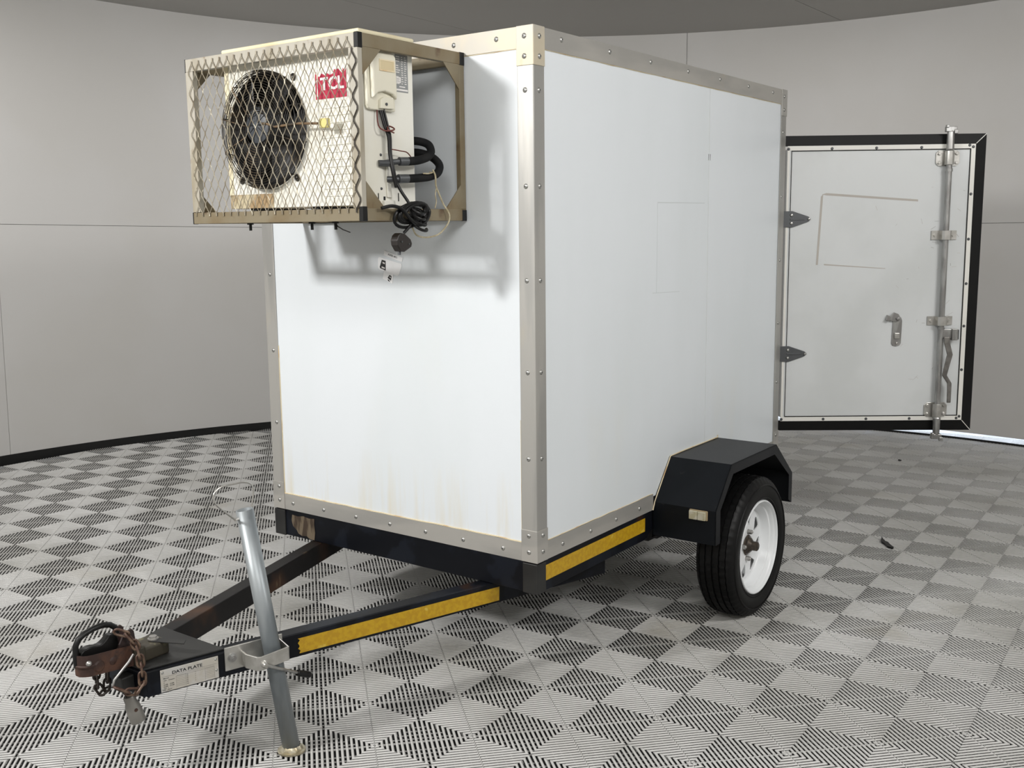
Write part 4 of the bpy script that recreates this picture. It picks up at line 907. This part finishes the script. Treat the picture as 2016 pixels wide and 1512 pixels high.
# rating label
rl = part('rating_label', MB().box(-0.266, -0.212, AY0-0.0006, AY0-0.0001, 1.432, 1.560), m_labelsilver, ac, label='grey rating label with fine print')
pr_ = MB()
for k in range(13):
    z = 1.455+k*0.0062
    if k % 5 != 4:
        w_ = random.uniform(0.010, 0.018); pr_.box(-0.263, -0.263+w_, AY0-0.0009, AY0-0.0007, z, z+0.0026)
    for j in range(2):
        x_ = -0.240+j*0.013; pr_.box(x_, x_+random.uniform(0.005, 0.010), AY0-0.0009, AY0-0.0007, z, z+0.0022)
pr_.box(-0.262, -0.214, AY0-0.0009, AY0-0.0007, 1.436, 1.441).box(-0.250, -0.225, AY0-0.0009, AY0-0.0007, 1.446, 1.449).box(-0.262, -0.243, AY0-0.0009, AY0-0.0007, 1.458, 1.474)
part('label_print', pr_, m_print, rl)
# side slots, screws, valves
part('slot', MB().box(-0.353, -0.3495, AY0-0.0008, AY0-0.0002, 1.118, 1.142).box(-0.268, -0.2645, AY0-0.0008, AY0-0.0002, 1.120, 1.144).box(-0.330, -0.322, AY0-0.0008, AY0-0.0002, 1.117, 1.133).box(-0.412, -0.408, AY0-0.0008, AY0-0.0002, 1.112, 1.122), m_dark, ac)
for x, z in ((-0.338, 1.155), (-0.302, 1.110), (-0.337, 1.250), (-0.300, 1.275)):
    part('casing_screw', MB().lathe([(0, 0.003), (0.003, 0.0025), (0.0042, 0.0)], (x, AY0-0.0005, z), (0, -1, 0), 10), m_hinge, ac)
part('valve', MB().cyl((-0.325, AY0-0.004, 1.228), (-0.290, AY0-0.030, 1.232), 0.0085, n=12).cyl((-0.350, AY0-0.004, 1.226), (-0.322, AY0-0.018, 1.226), 0.010, n=6).cyl((-0.292, AY0-0.030, 1.232), (-0.262, AY0-0.036, 1.233), 0.0125, n=14), m_hinge, ac, bevel=0.001)
part('valve', MB().cyl((-0.318, AY0-0.004, 1.182), (-0.292, AY0-0.030, 1.182), 0.0085, n=12).cyl((-0.298, AY0-0.030, 1.183), (-0.264, AY0-0.036, 1.184), 0.0130, n=14), m_hinge, ac, bevel=0.001)
part('valve_bracket', MB().box(-0.318, -0.300, AY0-0.006, AY0-0.0005, 1.130, 1.255), m_ac, ac, bevel=0.002)
part('lower_bracket', MB().box(-0.335, -0.290, AY0-0.010, AY0-0.0005, 1.098, 1.122), m_ac, ac, bevel=0.002)

# cables from the cover
wires = empty('cable_bundle', (-0.32, 0.27, 1.25)); tag(wires, 'black cables hanging from the cream valve cover of the condenser', 'cables')
for k, (dx, dy) in enumerate(((0, 0), (0.007, -0.002), (0.013, 0.003), (-0.006, 0.001))):
    pts = [Vector((-0.339+dx, 0.288+dy, 1.378)), Vector((-0.331+dx, 0.282+dy, 1.335)), Vector((-0.322+dx*0.6, 0.277+dy, 1.300)), Vector((-0.321+dx*0.4, 0.276+dy, 1.25)), Vector((-0.316+dx*0.5, 0.270+dy, 1.20)), Vector((-0.306+dx*0.4, 0.268+dy, 1.158))]
    part('cable', MB().tube(catmull(pts), 0.0032, 8), m_blackplastic, wires, smooth=True)
part('tie_wire', MB().tube(catmull([Vector((-0.355, 0.290, 1.378)), Vector((-0.357, 0.284, 1.330)), Vector((-0.345, 0.270, 1.315)), Vector((-0.318, 0.264, 1.318)), Vector((-0.308, 0.270, 1.324)), Vector((-0.318, 0.280, 1.330)), Vector((-0.332, 0.272, 1.320)), Vector((-0.316, 0.262, 1.310))]), 0.0022, 6), m_redtie, wires, smooth=True)
part('thin_wire', MB().tube(catmull([Vector((-0.318, 0.272, 1.265)), Vector((-0.290, 0.266, 1.262)), Vector((-0.255, 0.268, 1.258)), Vector((-0.215, 0.282, 1.235)), Vector((-0.195, 0.31, 1.225))]), 0.0017, 6), m_redtie, wires, smooth=True)
# insulated pipes
def pipe(pts, label):
    o = build('insulated_pipe', MB().tube(catmull([Vector(p) for p in pts], 6), 0.0122, 16), m_foam, smooth=True); tag(o, label, 'pipe'); return o
pipe([(-0.262, 0.262, 1.233), (-0.22, 0.258, 1.238), (-0.175, 0.262, 1.249), (-0.148, 0.270, 1.266), (-0.142, 0.285, 1.288), (-0.155, 0.312, 1.299), (-0.170, 0.35, 1.300), (-0.165, 0.41, 1.29), (-0.10, 0.46, 1.27), (-0.002, 0.47, 1.26)],
     'upper black foam-insulated pipe looping from the condenser side')
pipe([(-0.264, 0.262, 1.184), (-0.22, 0.258, 1.187), (-0.17, 0.256, 1.193), (-0.128, 0.262, 1.206), (-0.106, 0.275, 1.232), (-0.116, 0.305, 1.258), (-0.148, 0.345, 1.268), (-0.163, 0.40, 1.25), (-0.12, 0.48, 1.22), (-0.002, 0.52, 1.20)],
     'lower black foam-insulated pipe with twine tied round it')
# power cord: drop, coil and plug
cord = empty('power_cord', (-0.30, 0.235, 1.08)); tag(cord, 'coiled black power cord with three-pin plug hanging on the bottom cage rail', 'cord')
part('cord_drop', MB().tube(catmull([Vector((-0.305, 0.268, 1.170)), Vector((-0.296, 0.258, 1.145)), Vector((-0.283, 0.248, 1.120)), Vector((-0.278, 0.243, 1.105))]), 0.0046, 8), m_blackplastic, cord, smooth=True)
coil = []
for k in range(0, 120):
    a = k/120*2*pi*5.0; lay = int(k/24)
    rx = 0.064-0.006*lay; rz = 0.030-0.003*lay+0.004*sin(a*0.37)
    x = -0.292+0.006*lay+rx*cos(a)+0.01*sin(a*0.21); z = 1.078+rz*sin(a)+0.18*(x+0.292)+0.003*lay; y = 0.236-0.006*sin(a+1.0)-0.003*lay
    coil.append(Vector((x, y, z)))
part('cord_coil', MB().tube(coil, 0.0048, 8), m_blackplastic, cord, smooth=True)
c2 = []
for k in range(64):
    a = k/64*2*pi*4; c2.append(Vector((-0.272+0.022*cos(a)+0.004*(k/16), 0.226+0.018*sin(a), 1.106-0.0010*k+0.012*sin(a))))
part('cord_wrap', MB().tube(c2, 0.0046, 8), m_blackplastic, cord, smooth=True)
part('cord_sweep', MB().tube(catmull([Vector((-0.405, 0.236, 1.098)), Vector((-0.37, 0.228, 1.104)), Vector((-0.335, 0.222, 1.095)), Vector((-0.305, 0.218, 1.066)), Vector((-0.270, 0.216, 1.050)), Vector((-0.235, 0.220, 1.062)), Vector((-0.212, 0.226, 1.090)), Vector((-0.225, 0.232, 1.108))]), 0.0050, 8), m_blackplastic, cord, smooth=True)
part('cord_tail', MB().tube(catmull([Vector((-0.285, 0.228, 1.060)), Vector((-0.298, 0.232, 1.044)), Vector((-0.312, 0.240, 1.028))]), 0.0046, 8), m_blackplastic, cord, smooth=True)
pg_ = [(-0.343, 1.022), (-0.332, 1.029), (-0.314, 1.026), (-0.290, 1.010), (-0.284, 0.998), (-0.288, 0.988), (-0.318, 0.974), (-0.334, 0.976), (-0.348, 0.994), (-0.350, 1.008)]
plo = part('plug_body', MB().prism(pg_, (0, 0.232, 0), (1, 0, 0), (0, 0, 1), (0, 0.026, 0)), mat('dark_brown_plug', (0.018, 0.014, 0.012), 0.45), cord, bevel=0.003, seg=2)
part('plug_pin', MB().cyl((-0.326, 0.246, 0.982), (-0.327, 0.246, 0.966), 0.0050, n=12), m_hinge, plo, smooth=True)
part('plug_screw', MB().cyl((-0.330, 0.2315, 1.004), (-0.330, 0.2300, 1.004), 0.003, n=10).cyl((-0.300, 0.2315, 0.997), (-0.300, 0.2300, 0.997), 0.0025, n=10), m_hinge, plo)
# twine
tw = build('twine', MB().tube(catmull([Vector(p) for p in ((-0.170, 0.246, 1.212), (-0.168, 0.238, 1.194), (-0.160, 0.243, 1.165), (-0.142, 0.246, 1.140), (-0.124, 0.246, 1.112), (-0.106, 0.240, 1.085), (-0.104, 0.242, 1.062), (-0.118, 0.248, 1.040), (-0.150, 0.25, 1.021), (-0.205, 0.25, 1.014), (-0.25, 0.246, 1.022), (-0.278, 0.236, 1.044))], 4), 0.0026, 6)
           .tube(catmull([Vector(p) for p in ((-0.170, 0.258, 1.206), (-0.176, 0.242, 1.204), (-0.196, 0.241, 1.200), (-0.215, 0.245, 1.200))], 4), 0.0020, 6)
           .tube(catmull([Vector(p) for p in ((-0.158, 0.243, 1.160), (-0.163, 0.244, 1.140), (-0.160, 0.243, 1.120), (-0.166, 0.244, 1.100))], 4), 0.0018, 6), m_twine, smooth=True)
tag(tw, 'frayed beige twine loop hanging from the lower insulated pipe', 'twine')

# ================================================================= STICKERS ON THE FRONT
def sticker(name, poly, label):
    mb = MB().prism(poly, (0.0004, 0, 0), (0, 1, 0), (0, 0, 1), (-0.0008, 0, 0)); o = build(name, mb, m_paper); tag(o, label, 'sticker'); return o
def sdecal(poly, m, parent, name='printed_badge', x=-0.0006): return part(name, MB().prism(poly, (x, 0, 0), (0, 1, 0), (0, 0, 1), (-0.0003, 0, 0)), m, parent)
st1 = sticker('number_sticker', [(0.612, 0.9545), (0.609, 0.970), (0.528, 0.946), (0.531, 0.932)], 'narrow white number strip sticker above the larger sticker')
text_mesh('sticker_number', 'A2302-4011', 0.0092, (-0.0009, 0.5935, 0.9545), (0, -0.962, -0.272), (0, -0.272, 0.962), m_black_print, st1, 0.0001, 0.95)
big = [(0.634, 0.948), (0.639, 0.942), (0.640, 0.912), (0.634, 0.906), (0.553, 0.886), (0.547, 0.890), (0.533, 0.918), (0.534, 0.926)]
st2 = sticker('stock_sticker', big, 'largest white sticker with slanted dark badge below the plug')
sdecal([(0.621, 0.939), (0.604, 0.935), (0.605, 0.903), (0.630, 0.911), (0.631, 0.916)], m_black_print, st2)
sdecal([(0.618, 0.932), (0.607, 0.929), (0.608, 0.924), (0.617, 0.927)], m_print, st2, 'badge_print', -0.0010)
sdecal([(0.622, 0.917), (0.608, 0.913), (0.608, 0.908), (0.623, 0.912)], m_print, st2, 'badge_print', -0.0010)
st3 = sticker('small_sticker', [(0.612, 0.903), (0.572, 0.891), (0.576, 0.860), (0.620, 0.876)], 'small white sticker with tiny badge tucked below the larger one')
sdecal([(0.588, 0.889), (0.579, 0.884), (0.583, 0.870), (0.597, 0.879)], m_black_print, st3)
sdecal([(0.587, 0.884), (0.582, 0.881), (0.583, 0.878), (0.588, 0.881)], m_print, st3, 'badge_print', -0.0010)
sdecal([(0.598, 0.874), (0.592, 0.873), (0.586, 0.866), (0.594, 0.868)], m_black_print, st3)

# ================================================================= CHAINS AND TRAILER PLUG
def chain_link(a, b, tw_, parent, m=m_chain, wr=0.0033, hw=0.0085, ext=0.0065):
    a, b = Vector(a), Vector(b); d = (b-a); Ln = d.length+ext*2; d.normalize(); c = (a+b)/2
    s_ = d.cross(Vector((0.3, 1, 0.2))).normalized(); s_ = Matrix.Rotation(tw_, 3, d) @ s_; pts = []
    hl = Ln/2-hw
    for k in range(7): an = -pi/2+pi*k/6; pts.append(c+d*(hl+hw*cos(an))+s_*(hw*sin(an)))
    for k in range(7): an = pi/2+pi*k/6; pts.append(c+d*(-hl+hw*cos(an))+s_*(hw*sin(an)))
    return part('chain_link', MB().tube(pts, wr, 7, closed=True), m, parent, smooth=True)
ch1 = empty('safety_chain', (-1.075, 0.53, -0.05)); tag(ch1, 'rusty brown safety chain draped from the coupler lug over the drawbar nose', 'chain')
cpts = [(-1.098, 0.570, 0.012), (-1.079, 0.555, 0.002), (-1.066, 0.545, -0.022), (-1.062, 0.540, -0.036), (-1.062, 0.530, -0.060), (-1.061, 0.528, -0.082), (-1.062, 0.524, -0.106), (-1.064, 0.522, -0.130), (-1.082, 0.522, -0.146), (-1.108, 0.524, -0.138), (-1.136, 0.528, -0.118)]
for k in range(len(cpts)-1): chain_link(cpts[k], cpts[k+1], (k % 2)*pi/2+0.25, ch1)
ch2 = empty('short_chain', (-1.115, 0.64, -0.15)); tag(ch2, 'short blackened chain dangling at the far side of the drawbar nose', 'chain')
cq = [(-1.112, 0.648, -0.098), (-1.119, 0.645, -0.124), (-1.120, 0.642, -0.148), (-1.108, 0.640, -0.172), (-1.095, 0.640, -0.166), (-1.092, 0.640, -0.142), (-1.090, 0.640, -0.118)]
for k in range(len(cq)-1): chain_link(cq[k], cq[k+1], (k % 2)*pi/2, ch2, m_chain_dark)
p0 = Vector((-1.083, 0.560, -0.168)); p1 = Vector((-1.062, 0.557, -0.243)); ax = (p1-p0).normalized(); ln = (p1-p0).length
tpz = empty('trailer_plug', p0); tag(tpz, 'grey cast metal trailer light plug hanging below the drawbar nose', 'plug')
part('plug_shell', MB().lathe([(0.0, 0.0), (0.013, 0.0), (0.0155, 0.004), (0.0155, 0.020), (0.019, 0.030), (0.020, 0.046), (0.0205, 0.047), (0.0205, ln), (0.016, ln), (0.0, ln-0.01)], p0, ax, 26), m_plugalu, tpz, smooth=True)
part('plug_key', MB().obox(p0+Vector((0.012, -0.016, -0.004)), (0.012, 0, 0), (0, 0.008, 0), (0, 0, 0.008)), m_plugalu, tpz, bevel=0.001)
part('plug_slot', MB().lathe([(0, 0.001), (0.005, 0.0008), (0.005, 0)], p0+ax*0.038+Vector((-0.004, -0.0188, 0)), (-0.15, -1, 0), 12), m_rust, tpz)
part('cable', MB().tube(catmull([Vector((-1.05, 0.60, -0.12)), Vector((-1.085, 0.585, -0.135)), Vector((-1.087, 0.570, -0.155)), p0]), 0.007, 10), m_blackplastic, tpz, smooth=True)

# ================================================================= DEBRIS ON THE FLOOR
db = MB(); c = Vector((2.26, 0.66, 0.003))
def wv(px, py): return Vector((px, py, 0.0))
a_ = Vector((-0.24, -0.97, 0)); b_ = Vector((0.97, -0.24, 0))
db.prism([(-0.030, -0.004), (-0.020, 0.010), (0.0, 0.006), (0.02, 0.014), (0.06, 0.012), (0.105, 0.014), (0.112, 0.004), (0.09, -0.010), (0.05, -0.008), (0.01, -0.014), (-0.01, -0.008)], Vector((2.255, 0.715, 0.0005)), a_, b_, (0, 0, 0.009))
db.tube([Vector((2.282, 0.775, 0.004)), Vector((2.272, 0.755, 0.008)), Vector((2.262, 0.728, 0.006)), Vector((2.256, 0.712, 0.005))], 0.0035, 6)
o = build('debris', db, m_black, frame=I4); tag(o, 'jagged black scrap lying on the tiles right of the wheel', 'debris')
db = MB(); db.prism([(0, 0), (0.03, 0.008), (0.045, -0.006), (0.02, -0.012)], Vector((3.42, 2.47, 0.0005)), a_, b_, (0, 0, 0.005))
o = build('debris', db, m_black, frame=I4); tag(o, 'tiny black scrap on the far tiles below the open door', 'debris')

for o in bpy.data.objects:
    if '_o' in o: del o['_o']
